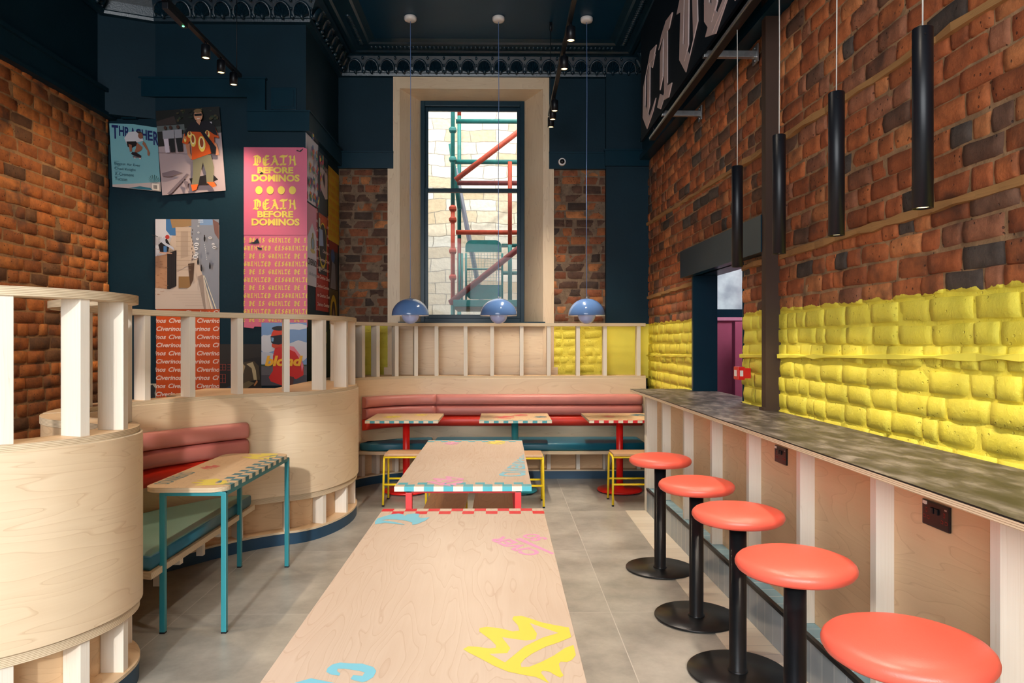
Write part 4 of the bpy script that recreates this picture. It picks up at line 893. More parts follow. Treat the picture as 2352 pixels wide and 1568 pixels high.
def long_table(label, y0, y1, x0, x1, art, legc=REDT):
    t = thing('long_table', label, 'table', ((x0+x1)/2, (y0+y1)/2, 0)); z = .760
    mb = MB(); mb.box((x0, y0, z-.026), (x1, y1, z), EDGE, .0012, grain=(0, 1, 0), mt=PLYT); art(mb, z+.0004, x0, x1, y0, y1); mb.build('tabletop', t, recalc=False)
    a, b, c, d = x0+.07, x1-.07, y0+.06, y1-.06
    mb = MB()
    for (p, q) in (((a, c), (b, c)), ((a, d), (b, d)), ((a, c), (a, d)), ((b, c), (b, d))):
        mb.box((min(p[0], q[0])-.015, min(p[1], q[1])-.015, z-.044), (max(p[0], q[0])+.015, max(p[1], q[1])+.015, z-.026), legc, .002)
    mb.build('frame', t)
    for x in (a, b):
        for y in (c, d):
            mb = MB(); mb.box((x-.017, y-.017, .006), (x+.017, y+.017, z-.040), legc, .003); l_ = mb.build('leg', t); mb = MB(); mb.box((x-.017, y-.017, 0), (x+.017, y+.017, .006), BLACK); mb.build('foot_pad', l_)
    return t
def art_near(mb, z, x0, x1, y0, y1):
    n = 14; w = (x1-x0)/n
    for i in range(n):
        if i % 2 == 0: decal(mb, [(x0+i*w, y1-.052), (x0+(i+1)*w, y1-.052), (x0+(i+1)*w, y1-.002), (x0+i*w, y1-.002)] , DR, z)
        else: decal(mb, [(x0+i*w, y1-.104), (x0+(i+1)*w, y1-.104), (x0+(i+1)*w, y1-.052), (x0+i*w, y1-.052)], DR, z)
    crown(mb, DY, z+.0003, .04, 1.8, 1.0, hole=PLYT)
    # pale blue crown at the far left corner, clipped by the edge
    cy_ = [(-0.532, 3.095), (-0.507, 3.138), (-0.479, 3.172), (-0.454, 3.182), (-0.433, 3.166), (-0.422, 3.137), (-0.415, 3.166), (-0.388, 3.181), (-0.362, 3.174), (-0.36, 3.121), (-0.347, 3.098), (-0.31, 3.112), (-0.324, 3.05), (-0.352, 2.995), (-0.37, 2.985), (-0.375, 3.02), (-0.40, 3.05), (-0.45, 3.075), (-0.49, 3.08), (-.51, 3.06), (-0.47, 3.045), (-0.42, 3.01), (-0.40, 2.985), (-0.44, 3.0), (-0.49, 3.02), (-0.525, 2.993), (-.534, 3.04)]
    decal(mb, cy_, DC, z+.0006)
    c_ = [(-0.405, 1.678), (-0.398, 1.697), (-0.382, 1.707), (-0.358, 1.702), (-0.328, 1.7), (-0.299, 1.682), (-0.289, 1.662), (-0.29, 1.633), (-0.301, 1.613), (-0.31, 1.608), (-0.33, 1.616), (-0.34, 1.624), (-0.338, 1.642), (-0.316, 1.638), (-0.314, 1.655), (-0.328, 1.663), (-0.362, 1.674), (-0.38, 1.675), (-0.38, 1.664), (-0.369, 1.65), (-0.369, 1.64), (-0.388, 1.645), (-0.403, 1.659)]
    decal(mb, c_, DC, z+.0003)
    decal(mb, [(-.47, 1.60), (-.43, 1.628), (-.36, 1.60), (-.33, 1.585), (-.34, 1.565), (-.40, 1.59), (-.44, 1.60), (-.46, 1.58)], DC, z+.0003)
    # pink lettering badge: two lines split by a bar, on the slant at the right edge
    org = Vector((.016, 2.815)); u = Vector((.155, -.245)).normalized(); v = Vector((-u.y, u.x))
    def T(a, b): p = org+u*a+v*b; return (min(p.x, x1-.001), p.y)
    P_ = fit(textpolys('CIVER', 1, off=.035), 0, .27, -.085, -.012); dtext(mb, [[(.27-a, -.097-b) for a, b in q] for q in P_], DP, z, T)
    P_ = fit(textpolys('SO', 1, off=.035), 0, .10, .045, .115); dtext(mb, [[(.13-a, .16-b) for a, b in q] for q in P_], DP, z, T)
    decal(mb, [T(.06, .005), T(.30, .005), T(.30, .030), T(.06, .030)], DP, z)
def art_mid(mb, z, x0, x1, y0, y1):
    n = 14; w = (x1-x0)/n; h = .052
    for i in range(n):
        if i % 2 == 0:
            decal(mb, [(x0+i*w+.01, y0+h), (x0+(i+1)*w+.01, y0+h), (x0+(i+1)*w+.01, y0+2*h), (x0+i*w+.01, y0+2*h)], DT, z); decal(mb, [(x0+i*w, y1-h*2), (x0+(i+1)*w, y1-h*2), (x0+(i+1)*w, y1-h), (x0+i*w, y1-h)], DT, z)
        else:
            decal(mb, [(x0+i*w, y0), (x0+(i+1)*w, y0), (x0+(i+1)*w, y0+h), (x0+i*w, y0+h)], DT, z); decal(mb, [(x0+i*w, y1-h), (x0+(i+1)*w, y1-h), (x0+(i+1)*w, y1-.001), (x0+i*w, y1-.001)], DT, z)
        mb.box((x0+i*w, y0-.0006, z-.0262), (x0+(i+1)*w, y0-.0001, z-.0008), DT if i % 2 else DCREAM)
    crown(mb, DP, z+.0003, -.31, 3.92, .72, .0, hole=PLYT); crown(mb, DP, z+.0003, -.38, y1-.18, .42); crown(mb, DY, z+.0003, -.05, y1-.14, .55)
    P_ = textpolys('CIVERINOS', 1, off=.02); a, b, c, d = bounds(P_)
    pts = lambda p: (lambda s_, q: ((.150-.165*s_*0)-(1-s_)*(.010+.17*q)*1.0, 4.05+.80*s_+0*q))((p[0]-a)/(b-a), 1-(p[1]-c)/(d-c))
    for q in P_: decal(mb, [pts(p) for p in q], DC, z+.0003)
long_table('near long plywood table with yellow crown and red checker row at its far end', 1.40, 3.275, -.538, .190, art_near)
long_table('second long plywood table with teal checker edge, just beyond the near one', 3.774, 5.55, -.562, .158, art_mid)
# timber benches pushed in under the second table
def low_bench(x0, x1, y0, y1, label):
    t = thing('low_bench', label, 'bench', ((x0+x1)/2, (y0+y1)/2, 0), 0, 'benches pushed under the long tables')
    mb = MB(); mb.box((x0, y0, .43), (x1, y1, .455), BENCHW, .004); mb.build('seat', t)
    for y in (y0+.18, y1-.18):
        for x in (x0+.02, x1-.02):
            mb = MB(); mb.tube([(x, y, .425), (x, y+(.05 if y > (y0+y1)/2 else -.05), 0)], .010, YELLOWM); mb.build('leg', t)
        mb = MB(); mb.tube([(x0+.02, y, .42), (x1-.02, y, .42)], .010, YELLOWM); mb.build('cross_bar', t)
    return t
low_bench(-.50, -.235, 3.95, 5.35, 'wooden low bench with yellow legs, left one of the pair under the second long table')
low_bench(-.185, .075, 3.95, 5.35, 'wooden low bench with yellow legs, right one of the pair under the second long table')

def rounded(x0, x1, y0, y1, r, n=8, only=None):
    P = []
    for (cx, cy, a0, k) in ((x1-r, y0+r, -90, 0), (x1-r, y1-r, 0, 1), (x0+r, y1-r, 90, 2), (x0+r, y0+r, 180, 3)):
        rr = r
        for i in range(n+1): a = R(a0+90*i/n); P.append((cx+rr*math.cos(a), cy+rr*math.sin(a)))
    return P
x0, x1, y0, y1 = -1.865, -1.435, 3.745, 4.90
t = thing('side_table', 'narrow round-cornered table on thin teal legs beside the curved bench', 'table', ((x0+x1)/2, (y0+y1)/2, 0)); z = .762
mb = MB(); mb.prism(rounded(x0, x1, y0, y1, .085), z-.024, z, EDGE, PLYW, (0, 1, 0)); zz = z+.0004; n = 18; w = (y1-y0-.17)/n
for i in range(n):
    ya_ = y0+.085+i*w; k = i % 2
    decal(mb, [(x1-.05, ya_), (x1-.001, ya_), (x1-.001, ya_+w), (x1-.05, ya_+w)] if k == 0 else [(x1-.10, ya_), (x1-.05, ya_), (x1-.05, ya_+w), (x1-.10, ya_+w)], DD, zz)
    if k == 0: decal(mb, [(x1-.15, ya_+w), (x1-.10, ya_+w), (x1-.10, ya_+2*w), (x1-.15, ya_+2*w)], DD, zz) if False else None
    mb.box((x1-.0002, ya_, z-.0242), (x1+.0006, ya_+w, z-.0004), DD if k == 0 else DCREAM)
crown(mb, DY, zz+.0003, x1-.14, y0+.14, .62, .9, clip=(x0, x1-.012, y0+.02, y1)); crown(mb, DY, zz+.0003, x1-.17, y1-.12, .8, .2, clip=(x0+.03, x1-.03, y0, y1-.012)); crown(mb, DROSE, zz, x0+.10, y0+.62, .38)
P_ = fit(textpolys('CIVERINOS', 1, off=.012), 0, .36, 0, .085); dtext(mb, P_, DD, zz, lambda a, b: (x0+.01+b, y0+.46-a))
mb.build('tabletop', t, recalc=False)
mb = MB(); fx0, fx1, fy0, fy1 = x0+.10, x1-.012, y0+.03, y1-.03
for (p, q) in (((fx0, fy0), (fx1, fy0)), ((fx0, fy1), (fx1, fy1)), ((fx0, fy0), (fx0, fy1)), ((fx1, fy0), (fx1, fy1))): mb.box((min(p[0], q[0])-.012, min(p[1], q[1])-.012, z-.046), (max(p[0], q[0])+.012, max(p[1], q[1])+.012, z-.024), TEAL, .002)
mb.build('frame', t)
for x in (fx0, fx1):
    for y in (fy0, fy1):
        mb = MB(); mb.box((x-.0135, y-.0135, .008), (x+.0135, y+.0135, z-.03), TEAL, .003); l_ = mb.build('leg', t); mb = MB(); mb.box((x-.0135, y-.0135, 0), (x+.0135, y+.0135, .008), BLACK); mb.build('foot_pad', l_)

def cafe_table(x, y, pole, edge, label, arts):
    t = thing('pedestal_table', label, 'table', (x, y, 0), 0, 'small square tables in front of the window bench')
    mb = MB(); mb.lathe([(0, .014), (.215, .014), (.226, .018), (.226, .030), (.218, .036), (.06, .040), (.045, .052), (.036, .06), (0, .06)], (x, y, 0), pole, 56); mb.build('base', t)
    for k in range(4):
        a = R(45+90*k); mb = MB(); mb.cyl((x+.17*math.cos(a), y+.17*math.sin(a), 0), (x+.17*math.cos(a), y+.17*math.sin(a), .016), .012, BLACK); mb.build('foot', t)
    mb = MB(); mb.cyl((x, y, .055), (x, y, .730), .035, pole, seg=28); mb.cyl((x, y, .722), (x, y, .735), .11, pole, seg=28); mb.build('pole', t)
    z = .760; x0, x1, y0, y1 = x-.35, x+.35, y-.35, y+.35
    mb = MB(); mb.box((x0, y0, z-.025), (x1, y1, z), EDGE, .001, mt=PLYW); n = 15; w = .7/n
    for i in range(n):
        mb.box((x0+i*w, y0-.0006, z-.0255), (x0+(i+1)*w, y0-.0001, z-.0003), edge if i % 2 else DCREAM)
        if i % 2 == 0: decal(mb, [(x0+i*w, y0+.001), (x0+(i+1)*w, y0+.001), (x0+(i+1)*w, y0+.05), (x0+i*w, y0+.05)], edge, z+.0004)
    for (m_, dx, dy, s_) in arts: crown(mb, m_, z+.0007, x+dx, y+dy, s_)
    mb.build('tabletop', t, recalc=False); return t
cafe_table(-.960, 7.26, RED, DT, 'square table on a red pole, left of the three by the window bench', [(DY, -.15, .0, .7), (DY, .12, .2, .5)])
cafe_table(.135, 7.26, TEAL, DT, 'square table on a teal pole, by the middle of the window bench', [(DROSE, -.12, -.05, .8), (DROSE, .05, .15, .6), (DD, .25, -.02, .5)])
cafe_table(1.195, 7.26, RED, DR, 'square table with red checker edge on a red pole, by the bar end', [(DROSE, -.12, .0, .5), (DD, .2, .15, .6)])

def low_stool(x, y, label):
    t = thing('low_stool', label, 'stool', (x, y, 0), 0, 'low yellow stools at the pedestal tables')
    mb = MB(); mb.box((x-.19, y-.14, .458), (x+.19, y+.14, .480), BENCHW, .005, grain=(1, 0, 0)); mb.build('seat', t)
    r = .0105
    for s_ in (-1, 1):
        mb = MB(); xx = x+s_*.192; mb.tube([(xx+s_*.006, y-.155, .008), (xx, y-.13, .452), (xx, y+.13, .452), (xx+s_*.006, y+.155, .008)], r, YELLOWM, 12, .05); mb.build('leg_loop', t)
        mb = MB(); yy = y+s_*.148; mb.tube([(x-.195, yy, .20), (x+.195, yy, .20)], r*.95, YELLOWM); mb.build('foot_rail', t)
        mb = MB(); yy = y+s_*.128; mb.tube([(x-.192, yy, .447), (x+.192, yy, .447)], r*.9, YELLOWM); mb.build('seat_rail', t)
        for q in (-1, 1):
            mb = MB(); mb.cyl((x+s_*.198, y+q*.155, 0), (x+s_*.198, y+q*.155, .012), .0115, BLACK, seg=12); mb.build('foot_cap', t)
    return t
low_stool(-.895, 6.80, 'low wooden-seated stool with yellow tube frame, by the left red-pole table')
low_stool(.188, 6.72, 'low wooden-seated stool with yellow tube frame, by the teal-pole table')
low_stool(1.225, 6.77, 'low wooden-seated stool with yellow tube frame, beside the bar end')

# ------------------------------------------------------------------ lamps
def spot(name, loc, energy, color=(1, .74, .45), size=R(75), tgt=None, blend=.6, parent=None, r=.03):
    o = light('SPOT', name, loc, energy, color, spot_size=size, spot_blend=blend, shadow_soft_size=r)
    if tgt: aim(o, tgt)
    return o
def dome_lamp(x, label):
    y = 7.25; t = thing('dome_pendant', label, 'pendant lamp', (x, y, 4.79), 0, 'blue dome pendants over the window bench')
    mb = MB(); mb.lathe([(0, 4.788), (.058, 4.788), (.062, 4.783), (.062, 4.762), (.056, 4.748), (.035, 4.742), (0, 4.741)], (x, y, 0), WHITE, 36); mb.build('ceiling_rose', t)
    mb = MB(); mb.tube([(x, y, 4.742), (x+.003, y, 4.0), (x-.002, y, 3.0), (x, y, 1.965)], .0032, CORDB, 8); mb.build('cord', t)
    r, zr, zt = .186, 1.780, 1.955; o = []; n = 18
    for i in range(n+1): a = math.pi/2*i/n; o.append((r*math.cos(a), zr+(zt-zr)*math.sin(a)))
    ii = [((r-.003)*math.cos(math.pi/2*i/n), zr+(zt-.003-zr)*math.sin(math.pi/2*i/n)) for i in range(n, -1, -1)]
    mb = MB(); mb.lathe(o[::-1] and [(0, zt)]+o[::-1][1:]+[(r-.0015, zr-.001)], (x, y, 0), BLUE, 64); mb.lathe([(0, zt-.003)]+ii[1:]+[(r-.0015, zr-.001)], (x, y, 0), WHITE, 64)
    mb.cyl((x, y, zt-.002), (x, y, zt+.018), .008, STEEL, seg=12); mb.build('dome_shade', t, recalc=False)
    mb = MB(); rb = .089; zb = 1.786; mb.lathe([(0, zb-rb)]+[(rb*math.cos(a), zb+rb*math.sin(a)) for a in [R(-80+10*k) for k in range(0, 12)]]+[(.05, zb+.08), (0, zb+.08)], (x, y, 0), GLOBE, 48); mb.build('globe', t)
    mb = MB(); mb.cyl((x, y, zb+.085), (x, y, zb+.12), .03, GLOW, seg=16); mb.build('bulb', t)
    light('POINT', 'pendant_glow', (x, y, 1.90), 1.6, (1, .8, .55), shadow_soft_size=.04)
dome_lamp(-.918, 'glossy blue dome pendant left of the window')
dome_lamp(-.030, 'glossy blue dome pendant hanging in front of the window')
dome_lamp(.860, 'glossy blue dome pendant right of the window')
def tube_lamp(y, label, first=None):
    x = 1.40; t = thing('tube_pendant', label, 'pendant lamp', (x, y, 3.37), 0, 'black tube pendants over the bar')
    mb = MB(); mb.tube([(x, y, 3.37), (x+.002, y, 3.0), (x, y, 2.56)], .0028, CORDW, 8); mb.build('cord', t)
    r = .032; z0, z1 = 1.962, 2.560
    mb = MB(); mb.lathe([(0, z1), (r-.002, z1), (r, z1-.002), (r, z0), (r-.004, z0), (r-.005, z0+.014), (0, z0+.014)], (x, y, 0), BLACK, 40); mb.cyl((x-.01, y-r-.0008, z1-.03), (x-.01, y-r+.002, z1-.03), .003, BLACKG, seg=8); mb.build('tube_body', t)
    mb = MB(); mb.cyl((x, y, z0+.006), (x, y, z0+.012), r-.007, GLOW, seg=24); mb.build('lens', t)
    spot('tube_glow', (x, y, z0-.01), 16, (1, .86, .68), size=R(95), r=.02)
for y, lb in ((4.25, 'farthest black tube pendant, in front of the opening in the brick wall'), (3.605, 'black tube pendant hanging just right of the brown post'),
              (2.985, 'second nearest black tube pendant, to the left of the nearest one'), (2.37, 'nearest and highest-hanging-looking black tube pendant at the right')):
    tube_lamp(y, lb)
t = thing('pendant_track', 'slim black and silver rail under the lettered sign that carries the tube pendants', 'lighting rail', (1.39, 4.4, 3.40))
mb = MB(); mb.box((1.365, 1.2, 3.375), (1.415, 6.62, 3.405), BLACK, .003, grain=(0, 1, 0)); mb.build('rail', t)
mb = MB(); mb.box((1.358, 1.2, 3.380), (1.365, 6.60, 3.398), STEEL, grain=(0, 1, 0)); mb.build('silver_strip', t)
mb = MB(); mb.box((1.385, 6.55, 3.405), (1.395, 6.56, 3.60), BLACK); mb.box((1.385, 1.6, 3.405), (1.395, 1.61, 3.60), BLACK); mb.build('bracket', t)
def track(name_label, x, y0, y1, heads, rods, box=None, power=22):
    z = 3.90; t = thing('track_light', name_label, 'track light', (x, (y0+y1)/2, z))
    mb = MB(); mb.box((x-.018, y0, z-.016), (x+.018, y1, z+.016), BLACK, .003, grain=(0, 1, 0)); mb.build('track', t)
    for yy in rods:
        mb = MB(); mb.cyl((x, yy, z+.016), (x, yy, 4.785), .0035, BLACK, seg=8); mb.cyl((x, yy, 4.70), (x, yy, 4.788), .014, BLACK, seg=12); mb.build('suspension_rod', t)
    if box:
        mb = MB(); mb.box((x-.022, box-.16, z-.062), (x+.022, box+.16, z-.016), BLACK, .004); b_ = mb.build('driver_box', t); mb = MB(); mb.cyl((x+.005, box+.12, z-.066), (x+.005, box+.12, z-.061), .008, LEDG, seg=12); mb.build('status_light', b_)
    for hy, tg in heads:
        mb = MB(); mb.cyl((x+.01, hy, z-.016), (x+.01, hy, z-.045), .010, BLACK, seg=12)
        mb.lathe([(0, z-.040), (.028, z-.040), (.034, z-.046), (.034, z-.145), (.029, z-.145), (.027, z-.130), (0, z-.130)], (x+.01, hy, 0), BLACK, 32); h = mb.build('spot_head', t)
        mb = MB(); mb.cyl((x+.01, hy, z-.139), (x+.01, hy, z-.132), .0265, GLOW, seg=24); mb.build('lens', h)
        spot('track_glow', (x+.01, hy, z-.155), power, (1, .72, .42), R(62), tgt, .7) if False else spot('track_glow', (x+.01, hy, z-.155), power, (1, .86, .70) if x > 0 else (1, .78, .54), R(84), tg, .8)
track('black track with warm spots hanging over the right side of the long tables', .505, 1.6, 7.55, [(5.34, None), (5.90, None), (6.97, None), (7.24, None), (7.50, None), (3.4, None), (2.3, (0, 2.4, 0)), (1.9, (.9, 1.6, 0))], [7.36, 2.0], None, 95)  # heads nearest the camera are extra, added to brighten the near table
track('black track with three warm spots high in front of the chimney breast', -2.345, 1.6, 6.48, [(5.71, (-1.7, 5.0, .7)), (6.02, (-3.6, 6.0, 2.0)), (6.30, (-2.8, 6.8, 2.0)), (3.3, (-2.3, 3.4, 0)), (2.2, (-3.7, 4.2, 2.2))], [6.40, 2.0], 5.2, 95)

# ------------------------------------------------------------------ lettered sign on brackets
t = thing('wall_sign', 'large dark sign with pale gothic letters held off the right brick wall', 'sign', (1.36, 4.4, 3.47))
mb = MB(); mb.box((1.362, 1.2, 3.47), (1.382, 7.0, 4.56), flat('sign_black', (.0015, .006, .012, 1), .6), grain=(0, 1, 0)); dull(M['sign_black'], .1); mb.build('sign_board', t)
x = 0.0
for ch in 'CIVERINOS':
    mb = MB(); w_ = .70
    for iq_, q in enumerate(blackletter(ch, .62, .22, wx=1.42, ang=35)):
        mb.bm.verts.ensure_lookup_table(); P = [Vector((1.3605, 6.93-x-p[0], 3.52+p[1]*1.0)) for p in q]
        A = [mb.bm.verts.new(p) for p in P]; B = [mb.bm.verts.new(p+Vector((-.006-.0005*(iq_ % 12), 0, 0))) for p in P]
        try: mb.finish([mb.bm.faces.new(B), mb.bm.faces.new(A[::-1])]+[mb.bm.faces.new((A[i], A[(i+1) % 4], B[(i+1) % 4], B[i])) for i in range(4)], SILVER)
        except ValueError: pass
    mb.build('letter', t); x += w_
def bracket(y, lb):
    z = 3.475; t = thing('steel_bracket', lb, 'bracket', (1.6, y, z), 0, 'galvanised brackets behind the sign')
    mb = MB(); mb.box((1.375, y-.02, z-.022), (Xw(y)-.008, y+.02, z+.022), STEEL, .003); mb.build('arm', t)
    mb = MB(); mb.box((Xw(y)-.008, y-.05, z-.06), (Xw(y)+.002, y+.05, z+.06), STEEL, .002)
    for s_ in (-1, 1): mb.cyl((Xw(y)-.014, y, z+.042*s_), (Xw(y)-.006, y, z+.042*s_), .008, STEEL, seg=6)
    mb.build('wall_plate', t)
bracket(6.15, 'galvanised steel bracket under the first letter of the sign, the farther one')
bracket(4.88, 'galvanised steel bracket between the sign and the brown post, the nearer one')

# ------------------------------------------------------------------ small fittings
t = thing('security_camera', 'small white dome security camera on the navy band right of the window', 'security camera', (.693, 8.235, 3.575))
mb = MB(); mb.cyl((.693, 8.236, 3.575), (.693, 8.200, 3.575), .046, WHITE, r1=.040, seg=32); mb.build('housing', t)
mb = MB(); mb.lathe([(0, .024), (.018, .020), (.026, .010), (.028, 0)], (0, 0, 0), BLACKG, 24)
for v in mb.bm.verts: v.co = Vector((.693+v.co.x, 8.200-v.co.z, 3.575+v.co.y))
mb.build('lens', t)
y_, z_ = 4.98, 1.30; xw = Xw(4.98)
t = thing('fire_call_point', 'red fire alarm call point on the yellow brick pier', 'fire alarm', (xw, y_, z_))
mb = MB(); mb.box((xw-.105, y_-.045, z_-.045), (xw-.055, y_+.045, z_+.045), RED, .006); mb.box((xw-.055, y_-.035, z_-.035), (xw-.01, y_+.035, z_+.035), M['red_powdercoat'], .003); mb.build('housing', t)
mb = MB(); mb.box((xw-.108, y_-.022, z_-.020), (xw-.1045, y_+.022, z_+.022), WHITE); mb.box((xw-.09, y_-.0485, z_-.02), (xw-.068, y_-.0445, z_+.02), WHITE); mb.build('press_plate', t, 'white press plate')

# ------------------------------------------------------------------ posters on the chimney breast (front face y=6.9, side face x=-1.87)
g = lambda r, g_, b: srgb(r, g_, b)
YEL = g(236, 212, 92)
def rot(o, th): return (math.cos(th), 0, math.sin(th)), (-math.sin(th), 0, math.cos(th))
# blue magazine cover
p = Print([(0, 0), (.455, -.005), (.44, .60), (.22, .612), (-.01, .60)], g(118, 176, 188))
p.poly([(0, .0), (.455, -.005), (.455, .085), (.18, .045), (0, .02)], g(186, 176, 176)); p.poly([(.15, 0), (.26, .028), (.36, .02), (.38, 0)], g(44, 112, 132))
xs = .012
for i, ch in enumerate('THRASHER'):
    h = .13 if i in (0, 7) else .095; w_ = .062 if i in (0,) else .048; top_ = .588-.0*i-(i*.004); p.text(ch, xs, xs+w_, top_-h, top_, g(24, 36, 96), off=.03); xs += w_+.006
p.blob(.27, .52, .035, .028, g(60, 40, 34)); p.poly([(.13, .47), (.17, .53), (.24, .545), (.30, .50), (.31, .46), (.24, .44), (.20, .40), (.15, .42)], g(206, 206, 214)); p.blob(.285, .505, .024, .028, g(134, 86, 66))
p.poly([(.15, .44), (.24, .45), (.26, .42), (.20, .385), (.16, .39)], g(24, 20, 24)); p.poly([(.25, .44), (.30, .40), (.29, .37), (.24, .34), (.22, .34), (.235, .38)], g(150, 96, 74)); p.poly([(.31, .46), (.33, .44), (.37, .35), (.36, .32), (.345, .33), (.345, .37), (.30, .43)], g(150, 100, 76)); p.poly([(.17, .42), (.20, .41), (.20, .35), (.18, .345)], g(150, 96, 74))
p.poly([(.20, .345), (.24, .345), (.29, .315), (.28, .30), (.22, .31), (.19, .325)], g(26, 22, 30)); p.poly([(.21, .295), (.285, .295), (.285, .305), (.205, .305)], g(96, 70, 74)); p.blob(.225, .290, .008, .006, g(220, 210, 210)); p.blob(.275, .288, .008, .006, g(220, 210, 210))
for k, (tx, w_) in enumerate((('Biggest Air Ever', .245), ('Chad Knight', .20), ('X-Crement', .18), ('Tucson', .115))): p.text(tx, .03, .03+w_, .205-k*.047, .235-k*.047, g(44, 96, 116))
for k in range(4): p.text(('INSIDE:', 'GNARNESS', 'RAMPAGE', 'LA COMMUNE')[k], .032, .078, .240-k*.047, .247-k*.047, g(64, 110, 128))
for k in range(14): a = k*.45; p.poly([(.40, .05), (.40+.05*math.cos(a), .10+.045*math.sin(a)), (.405+.05*math.cos(a+.2), .10+.045*math.sin(a+.2))], g(24, 84, 88))
p.rect(.385, .452, .0, .062, g(224, 216, 206))
for k in range(9): p.rect(.398+k*.0042, .400+k*.0042, .012, .048, g(40, 40, 50))
u_, v_ = rot(0, R(-5.0))[0], (-.035, 0, 1); p.build('poster', (-3.683, 6.862, 2.985), u_, v_, 'pale blue skateboarding magazine cover poster, slightly torn, beside the left brick wall', 'poster')
# photograph of a man in a flame shirt
p = Print([(0, 0), (.60, .0), (.60, .80), (0, .80)], g(176, 158, 162))
p.rect(0, .60, .60, .80, g(22, 24, 22)); p.poly([(0, .57), (.6, .55), (.6, .61), (0, .62)], g(60, 64, 60)); p.poly([(0, .70), (.17, .74), (.19, .66), (0, .66)], g(56, 46, 44)); p.rect(0, .26, .60, .655, g(96, 104, 104)); p.rect(.44, .52, .56, .66, g(204, 196, 208)); p.rect(0, .14, .46, .60, g(36, 36, 34))
rr_ = random.Random(5)
for k in range(26): p.blob(rr_.uniform(.2, .58), rr_.uniform(.67, .79), rr_.uniform(.008, .025), rr_.uniform(.006, .016), rr_.choice([g(30, 40, 28), g(44, 56, 38), g(16, 20, 16), g(66, 62, 40)]), 7, .3, k)
for k in range(22): a_, b_ = rr_.uniform(.02, .58), rr_.uniform(.02, .5); p.rect(a_, a_+.006, b_, b_+.003, g(150, 134, 140))
p.poly([(.30, .50), (.58, .545), (.58, .548), (.30, .503)], g(128, 114, 122)); p.poly([(.0, .40), (.58, .33), (.58, .333), (.0, .403)], g(140, 124, 132))
for (cx, cw) in ((.09, .028), (.14, .03), (.21, .035)):
    p.blob(cx, .625, .014, .018, g(70, 46, 38)); p.poly([(cx-cw, .60), (cx+cw, .60), (cx+cw, .52), (cx-cw, .52)], g(150, 150, 160)); p.poly([(cx-cw*.8, .52), (cx+cw*.8, .52), (cx+cw*.9, .39), (cx-cw*.5, .39)], g(206, 196, 210) if cx < .12 else g(28, 28, 32))
p.poly([(.03, .20), (.14, .22), (.22, .19), (.10, .16), (.03, .17)], g(116, 102, 112)); p.poly([(.28, .13), (.50, .16), (.55, .10), (.44, .06), (.30, .07)], g(30, 24, 26)); p.poly([(.06, .0), (.10, .0), (.28, .17), (.26, .18)], g(120, 106, 114)); p.poly([(.22, .12), (.25, .02), (.27, .10)], g(124, 110, 118))
p.poly([(.33, .34), (.50, .34), (.52, .22), (.50, .07), (.44, .07), (.44, .18), (.42, .27), (.39, .18), (.36, .06), (.30, .07), (.32, .18)], g(122, 118, 96))
p.poly([(.29, .07), (.36, .07), (.34, .02), (.30, .01)], g(226, 104, 44)); p.poly([(.44, .085), (.51, .08), (.53, .04), (.49, .03)], g(226, 104, 44))
p.poly([(.27, .46), (.31, .46), (.31, .36), (.335, .32), (.31, .31), (.285, .35)], g(190, 130, 100)); p.poly([(.53, .46), (.56, .44), (.575, .38), (.575, .33), (.545, .33), (.55, .38)], g(190, 130, 100))
p.poly([(.32, .30), (.54, .36), (.545, .50), (.59, .49), (.56, .60), (.50, .66), (.34, .66), (.27, .56), (.24, .47), (.29, .45), (.33, .50)], g(206, 84, 24)); p.poly([(.27, .56), (.34, .66), (.50, .66), (.56, .60), (.58, .51), (.54, .53), (.50, .565), (.45, .55), (.41, .56), (.37, .565), (.31, .57), (.28, .52)], g(20, 16, 26))
for (cx, cy, rx, ry) in ((.345, .485, .028, .062), (.425, .445, .034, .075), (.485, .53, .022, .04), (.32, .54, .022, .032), (.275, .50, .012, .03)):
    p.blob(cx, cy, rx, ry, g(240, 208, 96)); p.blob(cx, cy+.008, rx*.7, ry*.72, g(250, 236, 190)); p.blob(cx, cy+.012, rx*.5, ry*.6, g(150, 70, 26))
p.poly([(.40, .60), (.43, .60), (.56, .40), (.55, .34), (.51, .35), (.50, .42)], g(14, 14, 22)); p.blob(.415, .71, .040, .052, g(206, 148, 116)); p.blob(.415, .755, .038, .02, g(120, 96, 66)); p.rect(.38, .45, .708, .730, g(10, 10, 12)); p.poly([(.39, .66), (.44, .66), (.42, .62)], g(206, 148, 116)); p.poly([(.40, .685), (.43, .685), (.425, .678), (.405, .678)], g(240, 230, 220))
u_, v_ = rot(0, R(4.5)); p.build('poster', (-3.215, 6.86, 2.905), u_, v_, 'photo poster of a man in sunglasses and a flame-patterned orange shirt', 'poster')
